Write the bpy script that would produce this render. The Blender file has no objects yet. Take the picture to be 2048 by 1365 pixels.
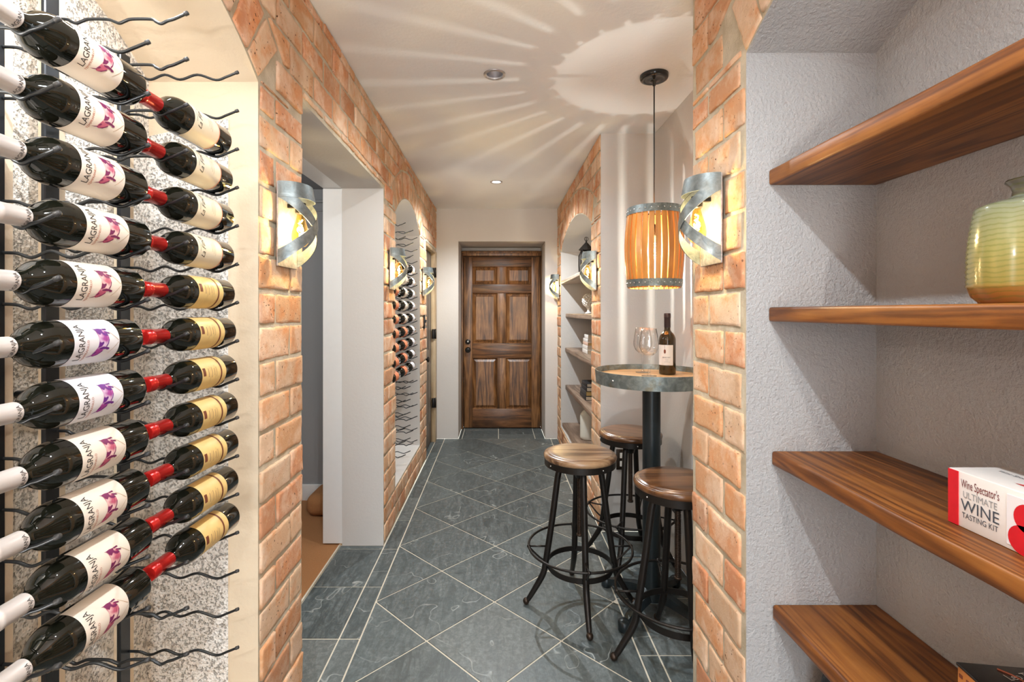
import bpy, bmesh, math, random
from mathutils import Vector, Matrix, Euler, noise as mnoise
from mathutils.geometry import tessellate_polygon

R = random.Random(7)
PI = math.pi
H = 1.385            # eye height
CEIL = 2.51
XL, XR = -0.675, 0.64   # brick faces of the hall
XB = 0.985           # back of the right-hand niches and alcove
YEND = 5.34
YBACK = -2.4

scn = bpy.context.scene
COL = scn.collection

# ------------------------------------------------------------------ helpers
def link(o, parent=None):
    COL.objects.link(o)
    if parent is not None:
        o.parent = parent
    return o

def tag(o, label=None, cat=None, group=None, kind=None):
    if label: o['label'] = label
    if cat: o['category'] = cat
    if group: o['group'] = group
    if kind: o['kind'] = kind
    return o

def thing(name, label, cat, loc=(0, 0, 0), rot=(0, 0, 0), group=None):
    o = bpy.data.objects.new(name, None)
    o.empty_display_size = 0.05
    o.location = loc
    o.rotation_euler = rot
    link(o)
    return tag(o, label, cat, group)

def copy_tree(o, parent=None):
    c = o.copy()
    COL.objects.link(c)
    if parent is not None:
        c.parent = parent
        c.matrix_parent_inverse = o.matrix_parent_inverse.copy()
    for ch in list(o.children):
        copy_tree(ch, c)
    return c

class MB:
    """collects geometry of ONE mesh object"""
    def __init__(s):
        s.v = []; s.f = []; s.sm = []; s.mi = []; s.tint = []; s.use_tint = False
    def add(s, verts, faces, smooth=True, mi=0, tint=None):
        b = len(s.v)
        s.v.extend([tuple(p) for p in verts])
        t = tint or (0.5, 0.5, 0.5)
        if tint: s.use_tint = True
        s.tint.extend([t] * len(verts))
        for f in faces:
            s.f.append([i + b for i in f]); s.sm.append(smooth); s.mi.append(mi)
        return s
    def box(s, c, d, bevel=0.0, seg=2, rot=None, mi=0, smooth=None):
        bm = bmesh.new()
        bmesh.ops.create_cube(bm, size=1.0)
        bmesh.ops.scale(bm, vec=d, verts=bm.verts)
        if bevel > 0:
            bmesh.ops.bevel(bm, geom=list(bm.edges), offset=bevel, segments=seg, profile=0.5, affect='EDGES')
        M = Matrix.Translation(c)
        if rot is not None: M = M @ rot.to_4x4()
        bm.verts.ensure_lookup_table()
        vs = [M @ v.co for v in bm.verts]
        fs = [[v.index for v in f.verts] for f in bm.faces]
        bm.free()
        return s.add(vs, fs, (bevel > 0 and seg > 1) if smooth is None else smooth, mi)
    def lathe(s, prof, n=32, c=(0, 0, 0), mi=0, smooth=True, M=None, a0=0, a1=2 * PI):
        full = abs(a1 - a0 - 2 * PI) < 1e-6
        m = n if full else n + 1
        vs = []; fs = []
        for (r, z) in prof:
            for k in range(m):
                a = a0 + (a1 - a0) * k / n
                vs.append(Vector((c[0] + r * math.cos(a), c[1] + r * math.sin(a), c[2] + z)))
        for i in range(len(prof) - 1):
            for k in range(n):
                k2 = (k + 1) % m
                a, b_, c_, d_ = i * m + k, i * m + k2, (i + 1) * m + k2, (i + 1) * m + k
                if prof[i][0] < 1e-7: fs.append([a, c_, d_])
                elif prof[i + 1][0] < 1e-7: fs.append([a, b_, c_])
                else: fs.append([a, b_, c_, d_])
        if M is not None: vs = [M @ v for v in vs]
        return s.add(vs, fs, smooth, mi)
    def tube(s, path, r, n=10, closed=False, mi=0, cap=True):
        P = [Vector(p) for p in path]
        m = len(P)
        rr = r if isinstance(r, (list, tuple)) else [r] * m
        T = []
        for i in range(m):
            if closed: t = P[(i + 1) % m] - P[i - 1]
            else: t = P[min(i + 1, m - 1)] - P[max(i - 1, 0)]
            T.append(t.normalized())
        up = Vector((0, 0, 1)) if abs(T[0].z) < 0.9 else Vector((1, 0, 0))
        u = (up - T[0] * up.dot(T[0])).normalized()
        vs = []; fs = []
        for i in range(m):
            u = (u - T[i] * u.dot(T[i])).normalized()
            w = T[i].cross(u)
            for k in range(n):
                a = 2 * PI * k / n
                vs.append(P[i] + (u * math.cos(a) + w * math.sin(a)) * rr[i])
        q = m if closed else m - 1
        for i in range(q):
            j = (i + 1) % m
            for k in range(n):
                k2 = (k + 1) % n
                fs.append([i * n + k, i * n + k2, j * n + k2, j * n + k])
        if cap and not closed:
            fs.append([k for k in range(n)][::-1])
            fs.append([(m - 1) * n + k for k in range(n)])
        return s.add(vs, fs, True, mi)
    def sphere(s, c, r, n=16, mi=0, sz=1.0):
        prof = [(r * math.sin(PI * i / n), -r * sz * math.cos(PI * i / n)) for i in range(n + 1)]
        prof[0] = (0, -r * sz); prof[-1] = (0, r * sz)
        return s.lathe(prof, n * 2, c, mi)
    def quad(s, a, b, c, d, mi=0):
        return s.add([a, b, c, d], [[0, 1, 2, 3]], False, mi)
    def ribbon(s, path, widthvec, thick, mi=0):
        """a band swept along path; widthvec = (vector) across; thickness along computed normal"""
        P = [Vector(p) for p in path]; W = Vector(widthvec) / 2
        vs = []; fs = []
        m = len(P)
        for i in range(m):
            t = (P[min(i + 1, m - 1)] - P[max(i - 1, 0)]).normalized()
            nrm = t.cross(W).normalized() * thick / 2
            vs += [P[i] - W - nrm, P[i] + W - nrm, P[i] + W + nrm, P[i] - W + nrm]
        for i in range(m - 1):
            a, b = i * 4, (i + 1) * 4
            for k in range(4):
                k2 = (k + 1) % 4
                fs.append([a + k, a + k2, b + k2, b + k])
        fs.append([3, 2, 1, 0]); fs.append([(m - 1) * 4 + k for k in range(4)])
        return s.add(vs, fs, False, mi)
    def build(s, name, mats, parent=None, loc=None, autosmooth=None):
        me = bpy.data.meshes.new(name)
        me.from_pydata(s.v, [], s.f)
        me.polygons.foreach_set('use_smooth', s.sm)
        me.polygons.foreach_set('material_index', s.mi)
        for m in (mats if isinstance(mats, (list, tuple)) else [mats]):
            me.materials.append(m)
        if s.use_tint:
            at = me.color_attributes.new('tint', 'FLOAT_COLOR', 'POINT')
            flat = []
            for t in s.tint: flat += [t[0], t[1], t[2], 1.0]
            at.data.foreach_set('color', flat)
        me.update()
        bm = bmesh.new(); bm.from_mesh(me)
        bmesh.ops.recalc_face_normals(bm, faces=bm.faces)
        bm.to_mesh(me); bm.free()
        if autosmooth:
            me.set_sharp_from_angle(angle=math.radians(autosmooth))
        o = bpy.data.objects.new(name, me)
        link(o, parent)
        if loc is not None: o.location = loc
        return o

def catmull(pts, sub=6):
    out = []
    n = len(pts)
    P = [Vector(p) for p in pts]
    for i in range(n - 1):
        p0 = P[max(i - 1, 0)]; p1 = P[i]; p2 = P[i + 1]; p3 = P[min(i + 2, n - 1)]
        for k in range(sub):
            t = k / sub
            out.append(0.5 * ((2 * p1) + (-p0 + p2) * t + (2 * p0 - 5 * p1 + 4 * p2 - p3) * t * t + (-p0 + 3 * p1 - 3 * p2 + p3) * t ** 3))
    out.append(P[-1])
    return out

# ------------------------------------------------------------------ materials
class NT:
    def __init__(s, name):
        s.m = bpy.data.materials.new(name); s.m.use_nodes = True
        s.t = s.m.node_tree; s.t.nodes.clear()
        s.out = s.t.nodes.new('ShaderNodeOutputMaterial')
    def n(s, typ, inputs=None, **props):
        nd = s.t.nodes.new(typ)
        for k, v in props.items(): setattr(nd, k, v)
        for k, v in (inputs or {}).items():
            sock = nd.inputs[k]
            if isinstance(v, bpy.types.NodeSocket): s.t.links.new(v, sock)
            else: sock.default_value = v
        return nd
    def coord(s, scale=(1, 1, 1), loc=(0, 0, 0), kind='Object', rot=(0, 0, 0)):
        tc = s.n('ShaderNodeTexCoord')
        mp = s.n('ShaderNodeMapping', {'Vector': tc.outputs[kind], 'Scale': scale, 'Location': loc, 'Rotation': rot})
        return mp.outputs[0]
    def noise(s, vec, scale, detail=4, rough=0.55, dist=0.0):
        return s.n('ShaderNodeTexNoise', {'Vector': vec, 'Scale': scale, 'Detail': detail, 'Roughness': rough, 'Distortion': dist}).outputs['Fac']
    def ramp(s, fac, stops, interp='LINEAR'):
        nd = s.n('ShaderNodeValToRGB', {'Fac': fac})
        cr = nd.color_ramp; cr.interpolation = interp
        while len(cr.elements) > 1: cr.elements.remove(cr.elements[-1])
        for i, (p, c) in enumerate(stops):
            e = cr.elements[0] if i == 0 else cr.elements.new(p)
            e.position = p
            if not hasattr(c, '__len__'): c = (c, c, c)
            e.color = (c[0], c[1], c[2], 1)
        return nd.outputs[0]
    def mix(s, fac, a, b, blend='MIX'):
        nd = s.n('ShaderNodeMix', data_type='RGBA', blend_type=blend)
        for k, v in ((0, fac), (6, a), (7, b)):
            if isinstance(v, bpy.types.NodeSocket): s.t.links.new(v, nd.inputs[k])
            else: nd.inputs[k].default_value = v if k == 0 else ((v[0], v[1], v[2], 1) if hasattr(v, '__len__') else (v, v, v, 1))
        return nd.outputs[2]
    def math(s, op, a, b=0.0, clamp=False):
        nd = s.n('ShaderNodeMath', operation=op, use_clamp=clamp)
        for k, v in ((0, a), (1, b)):
            if isinstance(v, bpy.types.NodeSocket): s.t.links.new(v, nd.inputs[k])
            else: nd.inputs[k].default_value = v
        return nd.outputs[0]
    def bump(s, h, strength=0.3, dist=0.01, normal=None):
        i = {'Height': h, 'Strength': strength, 'Distance': dist}
        if normal is not None: i['Normal'] = normal
        return s.n('ShaderNodeBump', i).outputs[0]
    def bsdf(s, color, rough=0.5, metal=0.0, normal=None, **kw):
        i = {'Base Color': color if isinstance(color, bpy.types.NodeSocket) else (color[0], color[1], color[2], 1),
             'Roughness': rough, 'Metallic': metal}
        if normal is not None: i['Normal'] = normal
        i.update(kw)
        b = s.n('ShaderNodeBsdfPrincipled', i)
        s.t.links.new(b.outputs[0], s.out.inputs[0])
        return s.m

def m_plain(name, c, rough=0.5, metal=0.0, var=0.08, scale=30, bump=0.0, bscale=200, **kw):
    t = NT(name); v = t.coord()
    n = t.noise(v, scale)
    col = t.mix(t.math('MULTIPLY', n, 1.0), tuple(x * (1 - var) for x in c), tuple(min(1, x * (1 + var)) for x in c))
    nm = t.bump(t.noise(v, bscale), bump, 0.002) if bump else None
    return t.bsdf(col, rough, metal, nm, **kw)

def m_plaster(name, c, bstr=0.35, bsc=70, coarse=0.25, dist=0.004):
    t = NT(name); v = t.coord()
    big = t.noise(v, 3.0, 3)
    col = t.mix(big, tuple(x * 0.95 for x in c), tuple(min(1, x * 1.03) for x in c))
    h1 = t.noise(v, bsc, 5, 0.6)
    h2 = t.noise(v, 9, 3)
    h = t.math('ADD', h1, t.math('MULTIPLY', h2, coarse * 4))
    return t.bsdf(col, 0.75, 0, t.bump(h, bstr, dist), **{'Specular IOR Level': 0.25})

def m_rough_plaster(name, c):
    t = NT(name); v = t.coord()
    vo = t.n('ShaderNodeTexVoronoi', {'Vector': v, 'Scale': 150.0, 'Randomness': 1.0}).outputs['Distance']
    n1 = t.noise(v, 140, 3, 0.65)
    pit = t.ramp(n1, [(0.36, 0.0), (0.47, 1.0)])
    h = t.math('ADD', t.math('MULTIPLY', vo, 0.5), t.math('MULTIPLY', pit, 0.9))
    col = t.mix(pit, tuple(x * 0.62 for x in c), c)  # pits darkened: shade between the plaster grains put into the colour
    return t.bsdf(col, 0.9, 0, t.bump(h, 0.9, 0.006), **{'Specular IOR Level': 0.1})

def m_brick(name):
    t = NT(name); v = t.coord()
    at = t.n('ShaderNodeAttribute', attribute_name='tint')
    sep = t.n('ShaderNodeSeparateColor', {'Color': at.outputs['Color']})
    r, g, b = sep.outputs[0], sep.outputs[1], sep.outputs[2]
    base = t.ramp(r, [(0.0, (0.54, 0.235, 0.125)), (0.25, (0.60, 0.31, 0.175)), (0.5, (0.63, 0.36, 0.195)),
                      (0.75, (0.62, 0.40, 0.25)), (1.0, (0.66, 0.48, 0.33))])
    off = t.n('ShaderNodeCombineXYZ', {0: t.math('MULTIPLY', b, 13.0), 1: t.math('MULTIPLY', r, 7.0), 2: t.math('MULTIPLY', g, 9.0)}).outputs[0]
    vv = t.n('ShaderNodeVectorMath', {0: v, 1: off}, operation='ADD').outputs[0]
    n1 = t.noise(vv, 14, 4, 0.6, 0.6)
    col = t.mix(t.ramp(n1, [(0.48, 0.0), (0.66, 0.65)]), base, (0.64, 0.27, 0.105))
    n2 = t.noise(vv, 9, 5, 0.65)
    col = t.mix(t.ramp(n2, [(0.46, 0.0), (0.64, 0.75)]), col, (0.78, 0.60, 0.45))
    col = t.mix(t.ramp(t.noise(vv, 60, 3, 0.6), [(0.55, 0.0), (0.75, 0.45)]), col, (0.72, 0.52, 0.33))
    pits = t.ramp(t.noise(vv, 95, 2, 0.5), [(0.28, 1.0), (0.335, 0.0)])
    pits2 = t.math('MULTIPLY', pits, t.ramp(t.noise(vv, 7, 2), [(0.42, 0.15), (0.6, 1.0)]))
    col = t.mix(pits2, col, (0.10, 0.05, 0.03))
    val = t.math('ADD', 0.86, t.math('MULTIPLY', g, 0.28))
    col = t.mix(1.0, col, t.n('ShaderNodeCombineColor', {0: val, 1: val, 2: val}).outputs[0], 'MULTIPLY')
    h = t.math('SUBTRACT', t.math('ADD', t.noise(vv, 50, 5, 0.65), t.math('MULTIPLY', t.noise(vv, 220, 3), 0.3)), pits2)
    return t.bsdf(col, 0.85, 0, t.bump(h, 0.55, 0.004), **{'Specular IOR Level': 0.2})

def m_mortar(name):
    t = NT(name); v = t.coord()
    col = t.ramp(t.noise(v, 18, 4), [(0.3, (0.46, 0.40, 0.29)), (0.7, (0.66, 0.60, 0.48))])
    return t.bsdf(col, 0.95, 0, t.bump(t.noise(v, 140, 5, 0.7), 0.8, 0.004), **{'Specular IOR Level': 0.1})

def m_slate(name):
    t = NT(name); v = t.coord()
    at = t.n('ShaderNodeAttribute', attribute_name='tint')
    sep = t.n('ShaderNodeSeparateColor', {'Color': at.outputs['Color']})
    r, g, b = sep.outputs[0], sep.outputs[1], sep.outputs[2]
    off = t.n('ShaderNodeCombineXYZ', {0: t.math('MULTIPLY', b, 31.0), 1: t.math('MULTIPLY', r, 17.0), 2: t.math('MULTIPLY', g, 5.0)}).outputs[0]
    vv = t.n('ShaderNodeVectorMath', {0: v, 1: off}, operation='ADD').outputs[0]
    base = t.ramp(r, [(0.0, (0.055, 0.070, 0.072)), (0.35, (0.085, 0.108, 0.112)), (0.7, (0.105, 0.134, 0.140)), (1.0, (0.150, 0.160, 0.150))])
    streak_v = t.n('ShaderNodeVectorMath', {0: vv, 1: (14.0, 3.0, 4.0)}, operation='MULTIPLY').outputs[0]
    st = t.noise(streak_v, 2.2, 6, 0.7, 1.2)
    col = t.mix(t.ramp(st, [(0.42, 0.0), (0.72, 0.65)]), base, (0.25, 0.285, 0.285))
    fine = t.noise(vv, 45, 6, 0.75, 0.5)
    col = t.mix(t.ramp(fine, [(0.42, 0.5), (0.62, 0.0)]), col, (0.040, 0.050, 0.052))
    # cleft edges: contours of a slow noise
    cl = t.noise(vv, 2.3, 3, 0.5, 0.3)
    d1 = t.math('ABSOLUTE', t.math('SUBTRACT', cl, 0.60))
    d2 = t.math('ABSOLUTE', t.math('SUBTRACT', cl, 0.42))
    line = t.math('MAXIMUM', t.ramp(d1, [(0.0, 1.0), (0.0024, 0.0)]), t.ramp(d2, [(0.0, 0.7), (0.0016, 0.0)]))
    line = t.math('MULTIPLY', line, t.ramp(t.noise(vv, 7, 2), [(0.40, 0.05), (0.6, 1.0)]))
    col = t.mix(t.math('MULTIPLY', line, 0.65), col, (0.50, 0.54, 0.52))
    step = t.math('ADD', t.ramp(cl, [(0.595, 0.0), (0.605, 1.0)]), t.ramp(cl, [(0.415, 0.0), (0.425, 1.0)]))
    h = t.math('ADD', t.math('MULTIPLY', step, 0.8), t.math('ADD', t.math('MULTIPLY', fine, 0.35), t.math('MULTIPLY', st, 0.5)))
    rough = t.ramp(st, [(0.3, 0.34), (0.7, 0.52)])
    return t.bsdf(col, rough, 0, t.bump(h, 0.35, 0.004), **{'Specular IOR Level': 0.5})

def m_wood(name, c_dark, c_mid, c_light, axis='Y', scale=1.0, rough=0.38, contrast=1.0, coat=0.15, ring=26.0):
    """long grain along axis"""
    t = NT(name)
    sc = {'X': (0.9, 14, 14), 'Y': (14, 0.9, 14), 'Z': (14, 14, 0.9)}[axis]
    tc = t.n('ShaderNodeTexCoord')
    oi = t.n('ShaderNodeObjectInfo')
    off = t.n('ShaderNodeCombineXYZ', {0: t.math('MULTIPLY', oi.outputs['Random'], 3.1), 1: t.math('MULTIPLY', oi.outputs['Random'], 7.7), 2: t.math('MULTIPLY', oi.outputs['Random'], 5.3)}).outputs[0]
    base = t.n('ShaderNodeVectorMath', {0: tc.outputs['Object'], 1: off}, operation='ADD').outputs[0]
    v = t.n('ShaderNodeMapping', {'Vector': base, 'Scale': tuple(q * scale for q in sc)}).outputs[0]
    n0 = t.noise(v, 0.55, 3, 0.5, 0.8)
    rings = t.math('SINE', t.math('MULTIPLY', n0, ring))
    rings = t.math('ADD', t.math('MULTIPLY', rings, 0.5), 0.5)
    fine = t.noise(v, 5.0, 6, 0.7, 0.4)
    f = t.math('ADD', t.math('MULTIPLY', rings, 0.45 * contrast), t.math('MULTIPLY', fine, 0.62))
    col = t.ramp(f, [(0.22, c_dark), (0.48, c_mid), (0.78, c_light)])
    blot = t.noise(base, 6.0, 3)
    col = t.mix(t.ramp(blot, [(0.4, 0.0), (0.7, 0.35)]), col, c_dark)
    return t.bsdf(col, rough, 0, t.bump(f, 0.18, 0.002), **{'Coat Weight': coat, 'Coat Roughness': 0.25})

def m_galv(name, base=(0.21, 0.245, 0.25), rust=0.25):
    t = NT(name); v = t.coord()
    n = t.noise(v, 28, 5, 0.65, 0.8)
    col = t.ramp(n, [(0.25, tuple(x * 0.55 for x in base)), (0.5, base), (0.72, tuple(min(1, x * 1.55) for x in base))])
    col = t.mix(t.ramp(t.noise(v, 17, 4), [(0.52, 0.0), (0.7, rust)]), col, (0.20, 0.15, 0.07))
    rough = t.ramp(n, [(0.3, 0.5), (0.7, 0.34)])
    return t.bsdf(col, rough, 0.75, t.bump(n, 0.15, 0.002))

def m_emit(name, c, s):
    t = NT(name)
    e = t.n('ShaderNodeEmission', {'Color': (c[0], c[1], c[2], 1), 'Strength': s})
    t.t.links.new(e.outputs[0], t.out.inputs[0])
    return t.m

def m_glass(name, c=(1, 1, 1), fac=0.12, rough=0.02):
    """thin clear glass: mostly transparent with fresnel gloss"""
    t = NT(name)
    tr = t.n('ShaderNodeBsdfTransparent', {'Color': (c[0], c[1], c[2], 1)})
    gl = t.n('ShaderNodeBsdfGlossy', {'Color': (1, 1, 1, 1), 'Roughness': rough})
    fr = t.n('ShaderNodeLayerWeight', {'Blend': 0.35})
    f = t.math('ADD', t.math('MULTIPLY', t.math('POWER', fr.outputs['Facing'], 1.6), 0.75), fac * 0.4, True)
    mx = t.n('ShaderNodeMixShader', {0: f, 1: tr.outputs[0], 2: gl.outputs[0]})
    t.t.links.new(mx.outputs[0], t.out.inputs[0])
    return t.m

def m_pig(name, dark, mid, light):
    t = NT(name); v = t.coord()
    n = t.noise(v, 42, 1.5, 0.4, 0.3)
    col = t.ramp(n, [(0.40, mid), (0.47, light), (0.55, light), (0.62, mid)])
    return t.bsdf(col, 0.55)

M = {}
M['wall'] = m_plaster('painted_plaster_grey', (0.60, 0.575, 0.545), 0.3, 60)
M['endwall'] = m_plaster('painted_plaster_end', (0.62, 0.585, 0.55), 0.22, 60)
M['rightwall'] = m_plaster('painted_plaster_right', (0.43, 0.43, 0.43), 0.9, 105, 0.22, 0.007)
M['cream'] = m_plaster('cream_warm_lit_plaster', (0.74, 0.62, 0.46), 0.3, 75, 0.25)  # warm light on the niche put into its paint; rack battens are cream themselves
M['rough_lit'] = m_rough_plaster('rough_lit_plaster', (0.86, 0.83, 0.78))
M['ceiling'] = m_plaster('ceiling_plaster', (0.82, 0.835, 0.845), 0.28, 55, 0.15)
M['brick'] = m_brick('reclaimed_brick')
M['mortar'] = m_mortar('lime_mortar')
M['slate'] = m_slate('slate_tile')
M['grout'] = m_plain('light_grout', (0.62, 0.58, 0.48), 0.9, 0, 0.10, 40)
M['white_paint'] = m_plain('white_trim_paint', (0.74, 0.75, 0.75), 0.4, 0, 0.03)
M['shelf'] = m_wood('stained_pine_shelf', (0.075, 0.021, 0.004), (0.215, 0.070, 0.011), (0.33, 0.125, 0.024), 'Y', 1.5, 0.45, 0.8, 0.06, 44)
M['shelf_grey'] = m_wood('weathered_shelf', (0.12, 0.075, 0.05), (0.23, 0.155, 0.11), (0.36, 0.26, 0.19), 'Y', 1.0, 0.55)
M['shelf_pale'] = m_wood('pale_shelf', (0.36, 0.28, 0.22), (0.50, 0.41, 0.33), (0.6, 0.52, 0.44), 'Y', 1.0, 0.6)
M['door'] = m_wood('dark_stained_door', (0.035, 0.013, 0.004), (0.23, 0.098, 0.030), (0.54, 0.28, 0.11), 'Z', 1.5, 0.38, 0.5, 0.1)
M['door_h'] = m_wood('dark_stained_door_rail', (0.030, 0.012, 0.004), (0.17, 0.070, 0.024), (0.38, 0.18, 0.07), 'X', 1.5, 0.38, 0.45, 0.1)
M['door2'] = m_wood('grey_brown_door', (0.05, 0.035, 0.025), (0.11, 0.08, 0.06), (0.18, 0.14, 0.10), 'Z', 1.0, 0.45)
M['casing'] = m_wood('tan_casing', (0.25, 0.16, 0.08), (0.45, 0.31, 0.17), (0.58, 0.44, 0.27), 'Z', 1.0, 0.5)
M['seat'] = m_wood('stool_seat_wood', (0.050, 0.018, 0.006), (0.135, 0.056, 0.019), (0.24, 0.112, 0.043), 'X', 1.1, 0.28, 0.9, 0.4)
M['seat_pale'] = m_wood('worn_stool_seat_wood', (0.065, 0.028, 0.011), (0.20, 0.105, 0.050), (0.40, 0.26, 0.145), 'X', 1.1, 0.33, 0.9, 0.3)
M['barrel_head'] = m_wood('barrel_head_wood', (0.34, 0.17, 0.06), (0.52, 0.29, 0.12), (0.66, 0.42, 0.20), 'X', 0.8, 0.45)
M['stave'] = m_wood('amber_stave_wood', (0.36, 0.13, 0.025), (0.60, 0.25, 0.05), (0.78, 0.42, 0.11), 'Z', 0.9, 0.35, 0.6, 0.2, 14)
M['galv'] = m_galv('galvanised_steel')
M['galv_table'] = m_galv('weathered_hoop_steel', (0.24, 0.28, 0.275), 0.75)
M['galv_plate'] = m_galv('galvanised_plate', (0.50, 0.48, 0.48), 0.1)
M['iron'] = m_plain('dark_iron', (0.020, 0.017, 0.015), 0.38, 0.6, 0.3, 25)
M['iron_brown'] = m_plain('bronze_iron', (0.040, 0.026, 0.018), 0.36, 0.6, 0.4, 18)
M['black_steel'] = m_plain('black_rack_steel', (0.040, 0.043, 0.046), 0.33, 0.7, 0.15, 40)
M['strap'] = m_plain('rack_strap_steel', (0.045, 0.050, 0.056), 0.28, 0.75, 0.15, 40)
M['post'] = m_plain('table_post_steel', (0.018, 0.026, 0.030), 0.35, 0.3, 0.2, 20)
M['rubber'] = m_plain('black_rubber', (0.03, 0.03, 0.03), 0.5)
M['chrome'] = m_plain('chrome_rivet', (0.75, 0.75, 0.74), 0.2, 1.0)
M['reflector'] = m_plain('downlight_reflector', (0.55, 0.53, 0.54), 0.22, 1.0, 0.05)
M['black_gloss'] = m_plain('black_gloss', (0.012, 0.012, 0.012), 0.12, 0.0)
M['bottle'] = m_plain('dark_bottle_glass', (0.006, 0.0065, 0.004), 0.035, 0, 0.2, 20, 0.0, 200, **{'Specular IOR Level': 0.62})
M['bottle_brown'] = m_plain('olive_bottle_glass', (0.030, 0.017, 0.003), 0.05, 0, 0.3, 20, 0, 200, **{'Specular IOR Level': 0.6})
M['label_cream'] = m_plain('cream_label_paper', (0.80, 0.71, 0.60), 0.55, 0, 0.03)
M['label_white'] = m_plain('white_label_paper', (0.76, 0.74, 0.76), 0.5, 0, 0.02)
M['label_ivory'] = m_plain('ivory_label_paper', (0.82, 0.72, 0.54), 0.5, 0, 0.05)
M['label_gold'] = m_plain('gold_label_paper', (0.80, 0.57, 0.22), 0.45, 0, 0.12, 60)
M['label_orange'] = m_plain('orange_label_paper', (0.74, 0.25, 0.12), 0.5, 0, 0.06)
M['capsule_white'] = m_plain('white_capsule', (0.74, 0.68, 0.64), 0.35, 0.1, 0.05)
M['capsule_red'] = m_plain('red_foil_capsule', (0.64, 0.022, 0.018), 0.24, 0.45, 0.15)
M['capsule_dark'] = m_plain('plum_foil_capsule', (0.045, 0.030, 0.034), 0.35, 0.3, 0.15)
M['capsule_orange'] = m_plain('orange_capsule', (0.65, 0.20, 0.08), 0.35, 0.2)
M['ink'] = m_plain('black_ink', (0.02, 0.017, 0.016), 0.6)
M['ink_red'] = m_plain('russet_ink', (0.45, 0.13, 0.07), 0.6)
M['ink_brown'] = m_plain('brown_ink', (0.17, 0.045, 0.02), 0.6)
M['ink_maroon'] = m_plain('maroon_ink', (0.16, 0.025, 0.03), 0.5)
M['ink_grey'] = m_plain('grey_foil_ink', (0.42, 0.44, 0.46), 0.35, 0.4)
M['ink_slate'] = m_plain('slate_foil_ink', (0.10, 0.12, 0.15), 0.3, 0.4)
M['ink_fine'] = m_plain('tan_ink', (0.45, 0.30, 0.16), 0.6)
M['pig'] = m_pig('pig_print_maroon', (0.13, 0.008, 0.075), (0.50, 0.10, 0.17), (0.82, 0.56, 0.52))
M['pig_purple'] = m_pig('pig_print_purple', (0.08, 0.012, 0.16), (0.36, 0.05, 0.30), (0.72, 0.55, 0.70))
def m_realglass(name):
    t = NT(name)
    fr = t.n('ShaderNodeLayerWeight', {'Blend': 0.4})
    tc = t.ramp(fr.outputs['Facing'], [(0.0, 0.985), (0.55, 0.93), (0.85, 0.62), (1.0, 0.40)])
    tr = t.n('ShaderNodeBsdfTransparent', {'Color': tc})
    gl = t.n('ShaderNodeBsdfGlossy', {'Color': (1, 1, 1, 1), 'Roughness': 0.03})
    f = t.ramp(fr.outputs['Facing'], [(0.0, 0.07), (0.6, 0.16), (1.0, 0.65)])
    mx = t.n('ShaderNodeMixShader', {0: f, 1: tr.outputs[0], 2: gl.outputs[0]})
    t.t.links.new(mx.outputs[0], t.out.inputs[0]); return t.m
M['pig_dark'] = m_plain('pig_print_dark', (0.17, 0.012, 0.085), 0.55, 0, 0.5, 60)
M['pig_purple_dark'] = m_plain('pig_print_violet', (0.13, 0.015, 0.22), 0.55, 0, 0.5, 60)
M['wineglass'] = m_realglass('clear_wineglass')
M['bulb'] = m_glass('clear_bulb_glass', (1.0, 0.93, 0.80), 0.06)
M['amber_bulb'] = m_glass('amber_bulb_glass', (1.0, 0.78, 0.38), 0.06)
M['filament'] = m_emit('lamp_filament', (1.0, 0.62, 0.22), 90)
M['filament_pendant'] = m_emit('pendant_filament', (1.0, 0.78, 0.48), 420)
M['lens'] = m_emit('downlight_lens', (1.0, 0.96, 0.90), 14)
M['led'] = m_emit('led_strip', (0.95, 0.97, 1.0), 5)
M['carpet'] = m_plain('rust_carpet', (0.36, 0.165, 0.062), 0.95, 0, 0.28, 220, 0.9, 260)
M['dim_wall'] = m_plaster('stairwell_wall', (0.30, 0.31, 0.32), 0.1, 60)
M['ceramic_ivory'] = m_plain('ivory_ceramic', (0.74, 0.74, 0.66), 0.25, 0, 0.03)
M['ceramic_white'] = m_plain('white_ceramic', (0.80, 0.79, 0.76), 0.4, 0, 0.03)
M['black_ceramic'] = m_plain('black_ceramic', (0.012, 0.012, 0.013), 0.25)
M['page'] = m_plain('page_edges', (0.66, 0.56, 0.42), 0.8, 0, 0.1, 200)
M['page_gold'] = m_plain('gilt_page_edges', (0.55, 0.38, 0.14), 0.5, 0.2, 0.1, 200)
M['paper'] = m_plain('white_paper', (0.78, 0.75, 0.72), 0.5, 0, 0.02)
M['red_print'] = m_plain('red_print', (0.58, 0.012, 0.022), 0.35, 0, 0.15, 40)
M['lantern_glass'] = m_glass('lantern_glass')

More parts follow.
